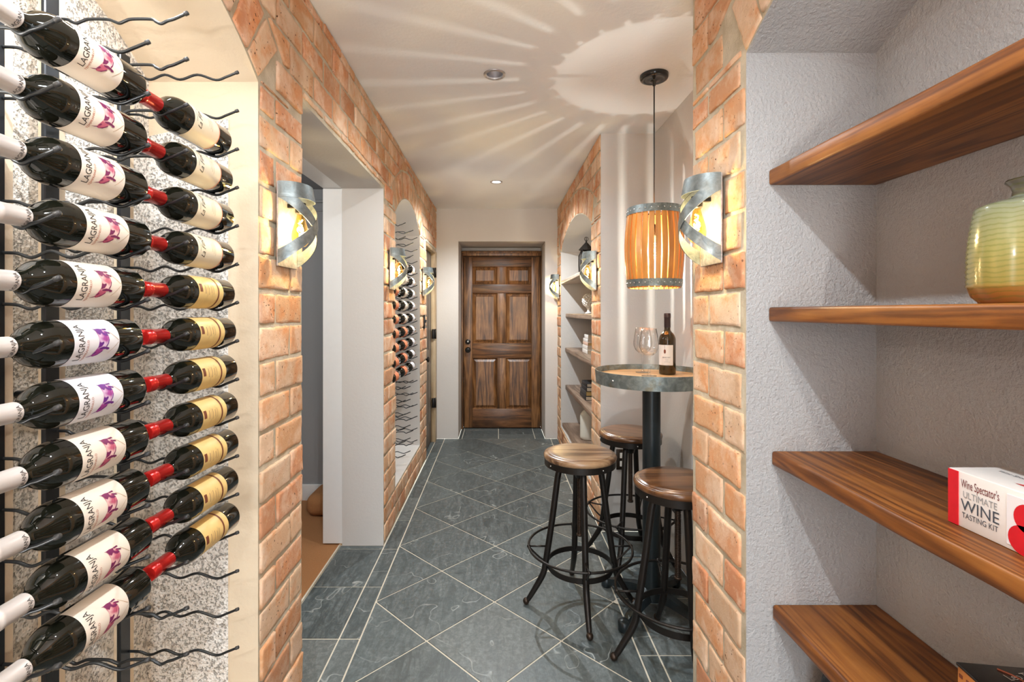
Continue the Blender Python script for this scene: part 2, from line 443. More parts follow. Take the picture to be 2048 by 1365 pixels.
def m_glaze(name):
    t = NT(name); tc = t.n('ShaderNodeTexCoord')
    s = t.n('ShaderNodeSeparateXYZ', {'Vector': tc.outputs['Object']})
    z = s.outputs[2]
    n = t.noise(tc.outputs['Object'], 18, 4)
    zz = t.math('ADD', z, t.math('MULTIPLY', n, 0.02))
    col = t.ramp(t.math('DIVIDE', zz, 0.22), [(0.0, (0.30, 0.10, 0.02)), (0.12, (0.38, 0.16, 0.035)), (0.2, (0.27, 0.21, 0.05)), (0.45, (0.29, 0.265, 0.085)),
                         (0.7, (0.24, 0.255, 0.14)), (0.85, (0.19, 0.205, 0.16)), (1.0, (0.10, 0.09, 0.08))])
    band = t.math('SINE', t.math('MULTIPLY', zz, 748.0))
    col = t.mix(t.ramp(band, [(0.2, 0.0), (1.0, 0.42)]), col, (0.13, 0.15, 0.025))
    return t.bsdf(col, 0.16, 0, t.bump(t.noise(tc.outputs['Object'], 60, 2), 0.08, 0.002), **{'Coat Weight': 0.4, 'Coat Roughness': 0.08})
M['glaze'] = m_glaze('green_amber_glaze')

# ------------------------------------------------------------------ brick facing
def clip(poly, p, nrm):
    """keep the part of convex poly on the side of p that nrm points to"""
    out = []
    m = len(poly)
    for i in range(m):
        a = poly[i]; b = poly[(i + 1) % m]
        da = (a[0] - p[0]) * nrm[0] + (a[1] - p[1]) * nrm[1]
        db = (b[0] - p[0]) * nrm[0] + (b[1] - p[1]) * nrm[1]
        if da >= 0: out.append(a)
        if (da >= 0) != (db >= 0):
            t = da / (da - db)
            out.append((a[0] + (b[0] - a[0]) * t, a[1] + (b[1] - a[1]) * t))
    return out

def area(poly):
    return 0.5 * sum(poly[i][0] * poly[(i + 1) % len(poly)][1] - poly[(i + 1) % len(poly)][0] * poly[i][1] for i in range(len(poly)))

def inset(poly, d):
    if area(poly) < 0: poly = poly[::-1]
    out = poly
    m = len(poly)
    for i in range(m):
        a = poly[i]; b = poly[(i + 1) % m]
        ex, ey = b[0] - a[0], b[1] - a[1]
        L = math.hypot(ex, ey)
        if L < 1e-6: continue
        n = (-ey / L, ex / L)
        dd = d * R.uniform(0.55, 1.5)
        out = clip(out, (a[0] + n[0] * dd, a[1] + n[1] * dd), n)
        if len(out) < 3: return []
    return out

def resample(poly, step):
    out = []
    m = len(poly)
    for i in range(m):
        a = poly[i]; b = poly[(i + 1) % m]
        L = math.hypot(b[0] - a[0], b[1] - a[1])
        k = max(1, int(round(L / step)))
        for j in range(k):
            t = j / k
            out.append((a[0] + (b[0] - a[0]) * t, a[1] + (b[1] - a[1]) * t))
    return out

def add_brick(mb, poly, x, sg, depth=0.0075, joint=0.0068, step=0.022):
    poly = inset(poly, joint)
    if len(poly) < 3 or abs(area(poly)) < 0.0006: return
    P = resample(poly, step)
    cy = sum(p[0] for p in P) / len(P); cz = sum(p[1] for p in P) / len(P)
    mx = max(p[0] for p in P) - min(p[0] for p in P)
    tint = (R.random(), R.random(), R.random())
    proud = R.uniform(-0.0035, 0.003)
    tilt_y, tilt_z = R.uniform(-0.012, 0.012), R.uniform(-0.02, 0.02)
    sd = R.uniform(0, 100)
    def jit(p, am):
        q = mnoise.noise_vector(Vector((p[0] * 38 + sd, p[1] * 38, sd)))
        return (p[0] + q.x * am, p[1] + q.y * am, q.z)
    vs = []; n = len(P)
    rings = [(0.0, -depth, 0.0034), (0.0006, -0.0018, 0.0034), (0.0026, 0.0, 0.0030), (0.010, 0.0003, 0.002)]
    for (ins, dx, am) in rings:
        for p in P:
            L = math.hypot(p[0] - cy, p[1] - cz)
            k = max(0.1, (L - ins * 1.3) / L) if L > 1e-6 else 1
            q = (cy + (p[0] - cy) * k, cz + (p[1] - cz) * k)
            j = jit(p, am)
            yy, zz = q[0] + j[0] - p[0], q[1] + j[1] - p[1]
            off = dx + (proud + tilt_y * (yy - cy) + tilt_z * (zz - cz) + j[2] * 0.0022 if dx > -depth + 1e-6 else 0)
            vs.append((x + sg * off, yy, zz))
    vs.append((x + sg * (proud + 0.0007), cy, cz))
    fs = []
    for r_ in range(len(rings) - 1):
        for i in range(n):
            j = (i + 1) % n
            fs.append([r_ * n + i, r_ * n + j, (r_ + 1) * n + j, (r_ + 1) * n + i])
    b = (len(rings) - 1) * n
    for i in range(n):
        fs.append([b + i, b + (i + 1) % n, len(vs) - 1])
    mb.add(vs, fs, True, 0, tint)

class Arch:
    def __init__(s, y0, y1, spring, theta, sill):
        s.y0, s.y1, s.spring, s.sill = y0, y1, spring, sill
        s.th = math.radians(theta)
        s.yc = (y0 + y1) / 2
        s.R = (y1 - y0) / 2 / math.sin(s.th)
        s.zc = spring - s.R * math.cos(s.th)
        s.Ro = s.R + 0.195
    def pts(s, n=24):
        return [(s.yc + s.R * math.sin(-s.th + 2 * s.th * i / n), s.zc + s.R * math.cos(-s.th + 2 * s.th * i / n)) for i in range(n + 1)]

def brick_zone(mb, x, sg, y0, y1, z0, z1, zanchor, pitch, origin, arches=(), holes=(), L=0.205, par=0):
    k0 = int(math.floor((z0 - zanchor) / pitch))
    k1 = int(math.ceil((z1 - zanchor) / pitch))
    for k in range(k0, k1):
        lo, hi = max(z0, zanchor + k * pitch), min(z1, zanchor + (k + 1) * pitch)
        if hi - lo < 0.018: continue
        o = origin + (0.5 * L if (k + par) % 2 else 0)
        m0 = int(math.floor((y0 - o) / L)) - 1
        y = o + m0 * L
        while y < y1:
            a, b = max(y, y0), min(y + L, y1)
            y += L
            if b - a < 0.024: continue
            poly = [(a, lo), (b, lo), (b, hi), (a, hi)]
            for (hy0, hy1, hz0, hz1) in holes:
                if len(poly) < 3: break
                ys = [p[0] for p in poly]; zs = [p[1] for p in poly]
                if max(ys) <= hy0 or min(ys) >= hy1 or max(zs) <= hz0 or min(zs) >= hz1: continue
                opts = [clip(poly, (hy0, 0), (-1, 0)), clip(poly, (hy1, 0), (1, 0)), clip(poly, (0, hz1), (0, 1))]
                poly = max(opts, key=lambda q: abs(area(q)) if len(q) > 2 else 0)
            for A in arches:
                if len(poly) < 3: break
                cy = sum(p[0] for p in poly) / len(poly); cz = sum(p[1] for p in poly) / len(poly)
                if cz < A.spring - 0.02 and (cy < A.y0 or cy > A.y1): continue
                ang = math.atan2(cy - A.yc, cz - A.zc)
                if abs(ang) <= A.th + 0.10:
                    ang2 = max(-A.th, min(A.th, ang))
                    n = (math.sin(ang2), math.cos(ang2))
                    poly = clip(poly, (A.yc + n[0] * A.Ro, A.zc + n[1] * A.Ro), n) if abs(ang) <= A.th + 0.02 else poly
                    if abs(ang) > A.th - 0.12 and len(poly) > 2:
                        # side of the skewback
                        sgn = 1 if ang > 0 else -1
                        e = (math.sin(sgn * A.th), math.cos(sgn * A.th))
                        nn = (e[1] * sgn, -e[0] * sgn)
                        q = clip(poly, (A.yc, A.zc), nn)
                        if abs(ang) > A.th + 0.02: poly = q
            if len(poly) >= 3: add_brick(mb, poly, x, sg)

def brick_ring(mb, A, x, sg, zmax):
    n = max(5, int(round(2 * A.th * (A.R + 0.1) / 0.098)))
    for i in range(n):
        a0 = -A.th + 2 * A.th * i / n; a1 = -A.th + 2 * A.th * (i + 1) / n
        q = [(A.yc + r * math.sin(a), A.zc + r * math.cos(a)) for (r, a) in ((A.R, a0), (A.R, a1), (A.Ro, a1), (A.Ro, a0))]
        q = clip(q, (0, zmax), (0, -1))
        if len(q) > 2: add_brick(mb, q, x, sg)

def brick_ring_clip(mb, A, x, sg, y0, y1, z0, z1, zanchor, pitch, origin, holes=(), L=0.205, par=0):
    brick_zone(mb, x, sg, y0, y1, z0, z1, zanchor, pitch, origin, [A], holes, L, par)

# ------------------------------------------------------------------ wall bodies
def wall_front(mb, x, y0, y1, z0, z1, mi=0):
    mb.quad((x, y0, z0), (x, y1, z0), (x, y1, z1), (x, y0, z1), mi)

def arch_spandrel(mb, x, A, ztop, mi=0):
    P = A.pts()
    for i in range(len(P) - 1):
        a, b = P[i], P[i + 1]
        mb.quad((x, a[0], a[1]), (x, b[0], b[1]), (x, b[0], ztop), (x, a[0], ztop), mi)

def niche_inside(mb, x, xb, A, mi_side=0, mi_back=0, sillmi=0, vaultmi=None):
    vm = mi_side if vaultmi is None else vaultmi
    mb.quad((x, A.y0, A.sill), (xb, A.y0, A.sill), (xb, A.y0, A.spring), (x, A.y0, A.spring), mi_side)
    mb.quad((x, A.y1, A.sill), (xb, A.y1, A.sill), (xb, A.y1, A.spring), (x, A.y1, A.spring), mi_side)
    mb.quad((x, A.y0, A.sill), (x, A.y1, A.sill), (xb, A.y1, A.sill), (xb, A.y0, A.sill), sillmi)
    P = A.pts()
    for i in range(len(P) - 1):
        a, b = P[i], P[i + 1]
        mb.add([(x, a[0], a[1]), (x, b[0], b[1]), (xb, b[0], b[1]), (xb, a[0], a[1])], [[0, 1, 2, 3]], True, vm)
        mb.quad((xb, a[0], A.sill), (xb, b[0], A.sill), (xb, b[0], b[1]), (xb, a[0], a[1]), mi_back)

LA = Arch(0.42, 1.387, 2.036, 40, 0.23)
LB = Arch(3.23, 4.24, 2.04, 40, 0.23)
RA = Arch(-0.36, 1.277, 2.06, 27, 0.25)
RB = Arch(3.39, 5.06, 2.0, 25.7, 0.20)
DRY0, DRY1, DRZ = 1.692, 2.90, 2.115      # doorway to the stair
D2Y0, D2Y1, D2Z = 4.60, 5.33, 2.05        # dark side door
XLP = XL - 0.0055                          # plane of the mortar
XRP = XR + 0.0055
XLB = -0.99                               # back of the left niches

# ---- left wall
w = MB()
wall_front(w, XLP, YBACK, LA.y0, 0, CEIL, 3)
wall_front(w, XLP, LA.y0, LA.y1, 0, LA.sill, 3); arch_spandrel(w, XLP, LA, CEIL, 3)
wall_front(w, XLP, LA.y1, DRY0, 0, CEIL, 3)
wall_front(w, XLP, DRY0, DRY1, DRZ, CEIL, 3)
wall_front(w, XLP, DRY1, LB.y0, 0, CEIL, 3)
wall_front(w, XLP, LB.y0, LB.y1, 0, LB.sill, 3); arch_spandrel(w, XLP, LB, CEIL, 3)
wall_front(w, XLP, LB.y1, D2Y0, 0, CEIL, 3)
wall_front(w, XLP, D2Y0, D2Y1, D2Z, CEIL, 3)
wall_front(w, XLP, D2Y1, YEND + .02, 0, CEIL, 3)
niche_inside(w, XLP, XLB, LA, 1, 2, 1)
w.quad((-0.763, LA.y1 - .004, LA.sill), (XLB, LA.y1 - .004, LA.sill), (XLB, LA.y1 - .004, 1.88), (-0.763, LA.y1 - .004, 1.93), 2)  # jamb's lit side of a shadow line put into white; rough texture real
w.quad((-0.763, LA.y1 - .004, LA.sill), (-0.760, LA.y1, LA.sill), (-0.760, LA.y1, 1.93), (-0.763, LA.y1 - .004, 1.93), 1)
niche_inside(w, XLP, XLB, LB, 0, 0, 0)
XD = -0.925
w.quad((XLP, DRY1, 0), (XD, DRY1, 0), (XD, DRY1, DRZ), (XLP, DRY1, DRZ), 0)
w.quad((XLP, DRY0, 0), (XD, DRY0, 0), (XD, DRY0, DRZ), (XLP, DRY0, DRZ), 0)
w.quad((XLP, DRY0, DRZ), (XLP, DRY1, DRZ), (XD, DRY1, DRZ), (XD, DRY0, DRZ), 0)
# recess of the dark door
w.quad((XLP, D2Y0, 0), (-0.75, D2Y0, 0), (-0.75, D2Y0, D2Z), (XLP, D2Y0, D2Z), 0)
w.quad((XLP, D2Y1, 0), (-0.75, D2Y1, 0), (-0.75, D2Y1, D2Z), (XLP, D2Y1, D2Z), 0)
w.quad((XLP, D2Y0, D2Z), (-0.75, D2Y0, D2Z), (-0.75, D2Y1, D2Z), (XLP, D2Y1, D2Z), 0)
w.quad((-0.75, D2Y0, 0), (-0.75, D2Y1, 0), (-0.75, D2Y1, D2Z), (-0.75, D2Y0, D2Z), 0)
wl = tag(w.build('wall_left', [M['wall'], M['cream'], M['rough_lit'], M['mortar']]), kind='structure')

PL, ZLA = 0.102, 1.343
b = MB()
zs = 2.036
brick_zone(b, XL, 1, YBACK, LA.y0, 0, zs, ZLA, PL, LA.y0)
brick_zone(b, XL, 1, LA.y0, LA.y1, 0, LA.sill, ZLA, PL, LA.y1)
brick_zone(b, XL, 1, LA.y1, DRY0, 0, zs, ZLA, PL, LA.y1, par=1)
brick_zone(b, XL, 1, DRY1, LB.y0, 0, zs, ZLA, PL, DRY1)
brick_zone(b, XL, 1, LB.y0, LB.y1, 0, LB.sill, ZLA, PL, LB.y0)
brick_zone(b, XL, 1, LB.y1, D2Y0, 0, zs, ZLA, PL, LB.y1)
brick_zone(b, XL, 1, YBACK, YEND, zs, CEIL, ZLA, PL, LA.y1, [LA, LB], [(DRY0, DRY1, 0, DRZ + .012), (D2Y0, D2Y1, 0, D2Z + .02)])
brick_ring(b, LA, XL, 1, CEIL); brick_ring(b, LB, XL, 1, CEIL)
b.build('brick_facing', M['brick'], wl)

# ---- right wall
AY0, AY1 = 1.625, 3.09
w = MB()
wall_front(w, XRP, YBACK, RA.y0, 0, CEIL, 2)
wall_front(w, XRP, RA.y0, RA.y1, 0, RA.sill, 2); arch_spandrel(w, XRP, RA, CEIL, 2)
wall_front(w, XRP, RA.y1, AY0, 0, CEIL, 2)
wall_front(w, XRP, AY1, RB.y0, 0, CEIL, 2)
wall_front(w, XRP, RB.y0, RB.y1, 0, RB.sill, 2); arch_spandrel(w, XRP, RB, CEIL, 2)
wall_front(w, XRP, RB.y1, YEND + .02, 0, CEIL, 2)
niche_inside(w, XRP, XB, RA, 0, 0, 0)
niche_inside(w, XRP, XB, RB, 1, 1, 1)
w.quad((XRP, AY0, 0), (XB, AY0, 0), (XB, AY0, CEIL), (XRP, AY0, CEIL), 1)
w.quad((XRP, AY1, 0), (XB, AY1, 0), (XB, AY1, CEIL), (XRP, AY1, CEIL), 1)
w.quad((XB, AY0, 0), (XB, AY1, 0), (XB, AY1, CEIL), (XB, AY0, CEIL), 1)
wr = tag(w.build('wall_right', [M['rightwall'], M['wall'], M['mortar']]), kind='structure')
PR, ZRA = 0.107, 1.336
b = MB()
brick_zone(b, XR, -1, YBACK, RA.y0, 0, 2.06, ZRA, PR, RA.y0)
brick_zone(b, XR, -1, RA.y0, RA.y1, 0, RA.sill, ZRA, PR, RA.y1)
brick_zone(b, XR, -1, RA.y1, AY0, 0, 2.06, ZRA, PR, RA.y1 + 0.02)
brick_zone(b, XR, -1, AY1, RB.y0, 0, 2.0, ZRA, PR, AY1)
brick_zone(b, XR, -1, RB.y0, RB.y1, 0, RB.sill, ZRA, PR, RB.y0)
brick_zone(b, XR, -1, RB.y1, YEND, 0, 2.0, ZRA, PR, RB.y1)
brick_zone(b, XR, -1, YBACK, AY0, 2.06, CEIL, ZRA, PR, RA.y1 + 0.02, [RA])
brick_zone(b, XR, -1, AY1, YEND, 2.0, CEIL, ZRA, PR, AY1, [RB])
brick_ring(b, RA, XR, -1, CEIL); brick_ring(b, RB, XR, -1, CEIL)
b.build('brick_facing', M['brick'], wr)

# ---- end wall with door recess
EX0, EX1, EZ, ED = -0.438, 0.508, 2.152, 5.80
w = MB()
def yq(x0, x1, z0, z1, y, mi=0): w.quad((x0, y, z0), (x1, y, z0), (x1, y, z1), (x0, y, z1), mi)
yq(-0.80, EX0, 0, CEIL, YEND); yq(EX1, 1.0, 0, CEIL, YEND); yq(EX0, EX1, EZ, CEIL, YEND)
w.quad((EX0, YEND, 0), (EX0, ED + .1, 0), (EX0, ED + .1, EZ), (EX0, YEND, EZ))
w.quad((EX1, YEND, 0), (EX1, ED + .1, 0), (EX1, ED + .1, EZ), (EX1, YEND, EZ))
w.quad((EX0, YEND, EZ), (EX1, YEND, EZ), (EX1, ED + .1, EZ), (EX0, ED + .1, EZ))
yq(EX0, EX1, 0, EZ, ED + .1)
tag(w.build('wall_end', M['endwall']), kind='structure')

# ---- ceiling (with real holes for the downlights)
DL = [(-0.018, 4.24), (-0.018, 2.32), (-0.018, 0.40), (-0.018, -1.5)]
w = MB()
xs = [-0.72, -0.10, 0.064, 1.0]
HR = 0.046
cuts = sorted([YBACK, YEND + .01] + [y - 0.082 for _, y in DL] + [y + 0.082 for _, y in DL])
for i in range(len(cuts) - 1):
    ya, yb = cuts[i], cuts[i + 1]
    hole = any(abs((ya + yb) / 2 - y) < 0.01 for _, y in DL)
    for j in range(3):
        if hole and j == 1:
            cx, cy = -0.018, (ya + yb) / 2
            n = 32; vs = []; fs = []
            for k in range(n):
                a = 2 * PI * k / n
                vs.append((cx + HR * math.cos(a), cy + HR * math.sin(a), CEIL))
                m_ = 0.082 / max(abs(math.cos(a)), abs(math.sin(a)))
                vs.append((cx + m_ * math.cos(a), cy + m_ * math.sin(a), CEIL))
            for k in range(n):
                k2 = (k + 1) % n
                fs.append([2 * k, 2 * k + 1, 2 * k2 + 1, 2 * k2])
            w.add(vs, fs, False)
        else:
            w.quad((xs[j], ya, CEIL), (xs[j + 1], ya, CEIL), (xs[j + 1], yb, CEIL), (xs[j], yb, CEIL))
tag(w.build('ceiling', M['ceiling']), kind='structure')

# ---- slate floor
w = MB()
w.quad((-0.95, YBACK, -0.0025), (1.0, YBACK, -0.0025), (1.0, ED + .1, -0.0025), (-0.95, ED + .1, -0.0025), 1)
BX0, BX1 = -0.586, 0.568
def tile(poly, g=0.0037):
    if len(poly) < 3 or abs(area(poly)) < 0.002: return
    if area(poly) < 0: poly = poly[::-1]
    q = poly
    m = len(poly)
    for i in range(m):
        a = poly[i]; c = poly[(i + 1) % m]
        ex, ey = c[0] - a[0], c[1] - a[1]; L = math.hypot(ex, ey)
        if L < 1e-6: continue
        nn = (-ey / L, ex / L)
        q = clip(q, (a[0] + nn[0] * g, a[1] + nn[1] * g), nn)
        if len(q) < 3: return
    t = (R.random(), R.random(), R.random())
    tx, ty = R.uniform(-.0012, .0012), R.uniform(-.0012, .0012)
    cx = sum(p[0] for p in q) / len(q); cy = sum(p[1] for p in q) / len(q)
    n = len(q)
    vs = [(p[0], p[1], -0.0025) for p in q]
    vs += [(cx + (p[0] - cx) * 0.997, cy + (p[1] - cy) * 0.997, tx * (p[0] - cx) + ty * (p[1] - cy)) for p in q]
    fs = [[i, (i + 1) % n, n + (i + 1) % n, n + i] for i in range(n)] + [[n + i for i in range(n)]]
    w.add(vs, fs, False, 0, t)
def crop(poly, x0, x1, y0, y1):
    for p, nn in (((x0, 0), (1, 0)), ((x1, 0), (-1, 0)), ((0, y0), (0, 1)), ((0, y1), (0, -1))):
        poly = clip(poly, p, nn)
        if len(poly) < 3: return []
    return poly
HX, HY = 0.2835, 0.2785
for i in range(-2, 7):
    for j in range(-20, 14):
        if (i + j) % 2: continue
        # diamond centred on odd lattice: vertices at even lattice points
        cx, cy = BX0 + HX * (i + 1), 2.34 + HY * j
        d = [(cx - HX, cy), (cx, cy - HY), (cx + HX, cy), (cx, cy + HY)]
        tile(crop(d, BX0, BX1, YBACK, YEND))
y = 2.467 - 0.393 * 14
while y < YEND:
    tile(crop([(XL - .0, y), (BX0, y), (BX0, y + .393), (XL, y + .393)], -2, 2, YBACK, YEND))
    tile(crop([(BX1, y - .1), (0.645, y - .1), (0.645, y + .293), (BX1, y + .293)], -2, 2, YBACK, YEND))
    if 1.3 < y < 2.9:
        tile(crop([(-0.935, y), (XL, y), (XL, y + .393), (-0.935, y + .393)], -2, 2, DRY0, DRY1))
    if y > 4.2:
        tile(crop([(-0.75, y), (XL, y), (XL, y + .393), (-0.75, y + .393)], -2, 2, D2Y0, D2Y1))
    tile(crop([(0.645, y - .1), (1.0, y - .1), (1.0, y + .293), (0.645, y + .293)], -2, 2, AY0, AY1))
    y += 0.393
for (x0, x1, ya, yb) in ((EX0, -0.40, YEND, ED + .1), (-0.40, 0.0, YEND, 5.70), (-0.40, 0.0, 5.70, ED + .1), (0.0, 0.40, YEND, 5.52), (0.0, 0.40, 5.52, ED + .1), (0.40, EX1, YEND, 5.72), (0.40, EX1, 5.72, ED + .1)):
    tile([(x0, ya), (x1, ya), (x1, yb), (x0, yb)])
tag(w.build('floor', [M['slate'], M['grout']]), kind='structure')

# ---- stair landing beyond the doorway
w = MB()
FX = -1.04
w.box(((XD + FX) / 2, DRY1 + 0.06, DRZ / 2 + .006), (FX - XD if FX > XD else XD - FX, 0.12, DRZ - .012), 0.002, 1)
w.box(((XD + FX) / 2, (DRY0 + DRY1) / 2, DRZ + 0.062), (XD - FX, DRY1 - DRY0 + 0.24, 0.12), 0.002, 1)
w.box(((XD + FX) / 2, DRY0 - 0.06, DRZ / 2 + .006), (XD - FX, 0.12, DRZ - .012), 0.002, 1)
tag(w.build('trim_1', M['white_paint']), kind='structure')
w = MB()
w.quad((-2.4, 1.2, 0.004), (-0.944, 1.2, 0.004), (-0.944, 3.62, 0.004), (-2.4, 3.62, 0.004), 0)
tag(w.build('floor_landing', M['carpet']), kind='structure')
w = MB(); w.box((-0.939, (DRY0 + DRY1) / 2, 0.003), (0.010, DRY1 - DRY0, 0.009), 0.002, 2)
tag(w.build('trim_2', M['grout']), kind='structure')
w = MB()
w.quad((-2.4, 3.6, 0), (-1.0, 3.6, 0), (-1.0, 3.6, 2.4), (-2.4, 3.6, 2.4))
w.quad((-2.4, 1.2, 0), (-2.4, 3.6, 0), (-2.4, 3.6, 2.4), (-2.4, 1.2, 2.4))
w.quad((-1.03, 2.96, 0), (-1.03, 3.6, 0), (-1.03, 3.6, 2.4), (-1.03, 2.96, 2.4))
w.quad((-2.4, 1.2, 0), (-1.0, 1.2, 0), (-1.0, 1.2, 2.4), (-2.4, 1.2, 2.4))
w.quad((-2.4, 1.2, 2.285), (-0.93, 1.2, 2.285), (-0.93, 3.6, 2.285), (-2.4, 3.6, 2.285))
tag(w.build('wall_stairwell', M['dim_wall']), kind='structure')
w = MB()
w.box((-1.72, 3.592, 0.06), (1.36, 0.016, 0.12), 0.004, 2)
w.box((-1.035 - .009, 3.28, 0.095), (0.018, 0.62, 0.18), 0.004, 2)
tag(w.build('baseboard_stairwell', M['white_paint']), kind='structure')
w = MB()
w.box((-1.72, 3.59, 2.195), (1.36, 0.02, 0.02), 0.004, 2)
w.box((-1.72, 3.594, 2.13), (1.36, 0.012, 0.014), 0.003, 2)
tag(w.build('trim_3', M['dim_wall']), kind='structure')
st = thing('stair_step', 'rust carpeted bottom stair step with rounded end seen through the doorway', 'step', (-1.168, 3.42, 0.006))
w = MB(); w.box((0, 0, 0.073), (0.262, 0.30, 0.146), 0.06, 6)
w.build('carpet_cover', M['carpet'], st)

# ------------------------------------------------------------------ doors
def panel_slab(root, x0, x1, z0, z1, cols, rows, yf, mv, mh, thick=0.035):
    """door leaf facing -Y with its face at y=yf"""
    w = MB()
    xs_ = [x0] + [v for c in cols for v in c] + [x1]
    for i in (0, len(xs_) - 2):
        a, c = xs_[i], xs_[i + 1]
        w = MB(); w.box(((a + c) / 2, yf + thick / 2, (z0 + z1) / 2), (c - a, thick, z1 - z0), 0.003, 2)
        w.build('door_stile', mv, root)
    zs_ = [z0] + [v for r in rows for v in r] + [z1]
    for i in range(0, len(zs_), 2):
        a, c = zs_[i], zs_[i + 1]
        w = MB(); w.box(((xs_[1] + xs_[-2]) / 2, yf + thick / 2, (a + c) / 2), (xs_[-2] - xs_[1], thick - 0.001, c - a), 0.003, 2)
        w.build('door_rail', mh, root)
    for (ra, rb) in rows:
        w = MB(); w.box(((xs_[2] + xs_[3]) / 2, yf + thick / 2, (ra + rb) / 2), (xs_[3] - xs_[2], thick - 0.002, rb - ra), 0.002, 2)
        w.build('door_mullion', mv, root)
    for (ca, cb) in cols:
        for (ra, rb) in rows:
            w = MB()
            g = 0.012; s_ = 0.03
            yo, yi = yf + 0.020, yf + 0.004
            A = [(ca, yf + .016, ra), (cb, yf + .016, ra), (cb, yf + .016, rb), (ca, yf + .016, rb)]
            B = [(ca + g, yo, ra + g), (cb - g, yo, ra + g), (cb - g, yo, rb - g), (ca + g, yo, rb - g)]
            C = [(ca + g + s_, yi, ra + g + s_), (cb - g - s_, yi, ra + g + s_), (cb - g - s_, yi, rb - g - s_), (ca + g + s_, yi, rb - g - s_)]
            # ogee frame round the panel
            F0 = [(ca, yf + .001, ra), (cb, yf + .001, ra), (cb, yf + .001, rb), (ca, yf + .001, rb)]
            vs = F0 + B + C
            fs = []
            for o in (0, 4):
                for k in range(4):
                    fs.append([o + k, o + (k + 1) % 4, o + 4 + (k + 1) % 4, o + 4 + k])
            fs.append([8, 9, 10, 11])
            w.add(vs, fs, False)
            w.build('door_panel', mv, root)

d1 = thing('door_1', None, None, (0, 0, 0)); tag(d1, kind='structure')
cols = [(-0.308, -0.015), (0.089, 0.390)]
rows = [(0.237, 0.835), (1.012, 1.604), (1.711, 1.918)]
panel_slab(d1, -0.412, 0.494, 0.012, 2.036, cols, rows, ED, M['door'], M['door_h'])
w = MB()
for (a, c) in ((EX0 + .002, -0.416), (0.498, EX1 - .002)):
    w.box(((a + c) / 2, ED - 0.012, 1.05), (c - a, 0.06, 2.094), 0.004, 2)
w.box(((EX0 + EX1) / 2, ED - 0.012, 2.072), (EX1 - EX0 - .004, 0.062, 0.06), 0.005, 2)
w.box(((EX0 + EX1) / 2, ED - 0.020, 2.085), (EX1 - EX0 - .004, 0.075, 0.02), 0.006, 2)
w.build('door_frame', M['door'], d1)
def knob(name, root, x, z, r, proud, mat_):
    w = MB()
    Mx = Matrix.Translation((x, ED, z)) @ Matrix.Rotation(PI / 2, 4, 'X')
    if proud > 0.03:
        w.lathe([(r, 0), (r, .006), (r * .4, .010), (r * .36, .026), (r * .8, .034), (r, .048), (r * .8, .060), (0, .064)], 24, M=Mx)
    else:
        w.lathe([(r, 0), (r, .012), (r * .86, .016), (r * .55, .016), (r * .5, .020), (0, .020)], 24, M=Mx)
    return w.build(name, mat_, root)
knob('deadbolt', d1, -0.362, 1.030, 0.030, 0.02, M['black_gloss'])
knob('door_knob', d1, -0.360, 0.935, 0.033, 0.06, M['black_gloss'])
w = MB(); w.lathe([(0.0, .0205), (.014, .0205), (.014, .022), (0, .0222)], 20, M=Matrix.Translation((-0.362, ED, 1.030)) @ Matrix.Rotation(PI / 2, 4, 'X'))
w.build('key_cylinder', M['chrome'], d1)

# dark side door in the left wall (leaf faces +X)
d2 = thing('door_2', None, None, (0, 0, 0)); tag(d2, kind='structure')
w = MB()
w.box((-0.728, 4.905, 1.005), (0.030, 0.58, 1.98), 0.003, 2)
w.build('door_leaf', M['door2'], d2)
for (ya, yb, za, zb) in ((4.70, 4.86, .25, .85), (4.95, 5.11, .25, .85), (4.70, 4.86, 1.0, 1.75), (4.95, 5.11, 1.0, 1.75)):
    w = MB(); w.box((-0.7115, (ya + yb) / 2, (za + zb) / 2), (0.006, yb - ya, zb - za), 0.003, 1); w.build('door_panel', M['door2'], d2)
w = MB()
w.box((-0.706, 5.265, 1.015), (0.07, 0.125, 2.03), 0.004, 2)
w.box((-0.712, 4.606, 1.015), (0.05, 0.012, 2.03), 0.003, 1)
w.box((-0.706, 4.905, 2.022), (0.07, 0.58, 0.035), 0.004, 2)
w.build('door_casing', M['casing'], d2)
for z in (0.42, 1.15, 1.80):
    w = MB(); w.box((-0.690, 5.20, z), (0.03, 0.05, 0.10), 0.003, 2); w.tube([(-0.668, 5.196, z - .052), (-0.668, 5.196, z + .052)], 0.008, 8)
    w.build('hinge', M['iron'], d2)
w = MB()
w.lathe([(.026, 0), (.026, .006), (.010, .010), (.010, .03), (.024, .036), (.028, .046), (.02, .056), (0, .058)], 20, M=Matrix.Translation((-0.713, 4.665, 0.93)) @ Matrix.Rotation(PI / 2, 4, 'Y'))
w.build('door_knob', M['black_gloss'], d2)

sw = thing('light_switch', 'narrow black switch plate on the brick pier beside the dark side door', 'switch', (XL, 4.43, 1.295))
w = MB(); w.box((0.007, 0, 0), (0.010, 0.07, 0.125), 0.003, 2); w.build('cover_plate', M['black_gloss'], sw)
w = MB(); w.box((0.017, 0, 0.004), (0.014, 0.012, 0.026), 0.002, 2, rot=Matrix.Rotation(0.3, 3, 'Y')); w.build('toggle', M['black_gloss'], sw)

ot = thing('wall_outlet', 'dark bronze double outlet low on the alcove wall behind the rear stool', 'outlet', (0.776, AY1, 0.455))
w = MB(); w.box((0, -0.005, 0), (0.07, 0.008, 0.128), 0.003, 2); w.build('cover_plate', M['iron_brown'], ot)
for dz in (0.026, -0.026):
    w = MB(); w.box((0.004, -0.0105, dz), (0.034, 0.004, 0.034), 0.0015, 1); w.build('socket', M['ceramic_white'], ot)

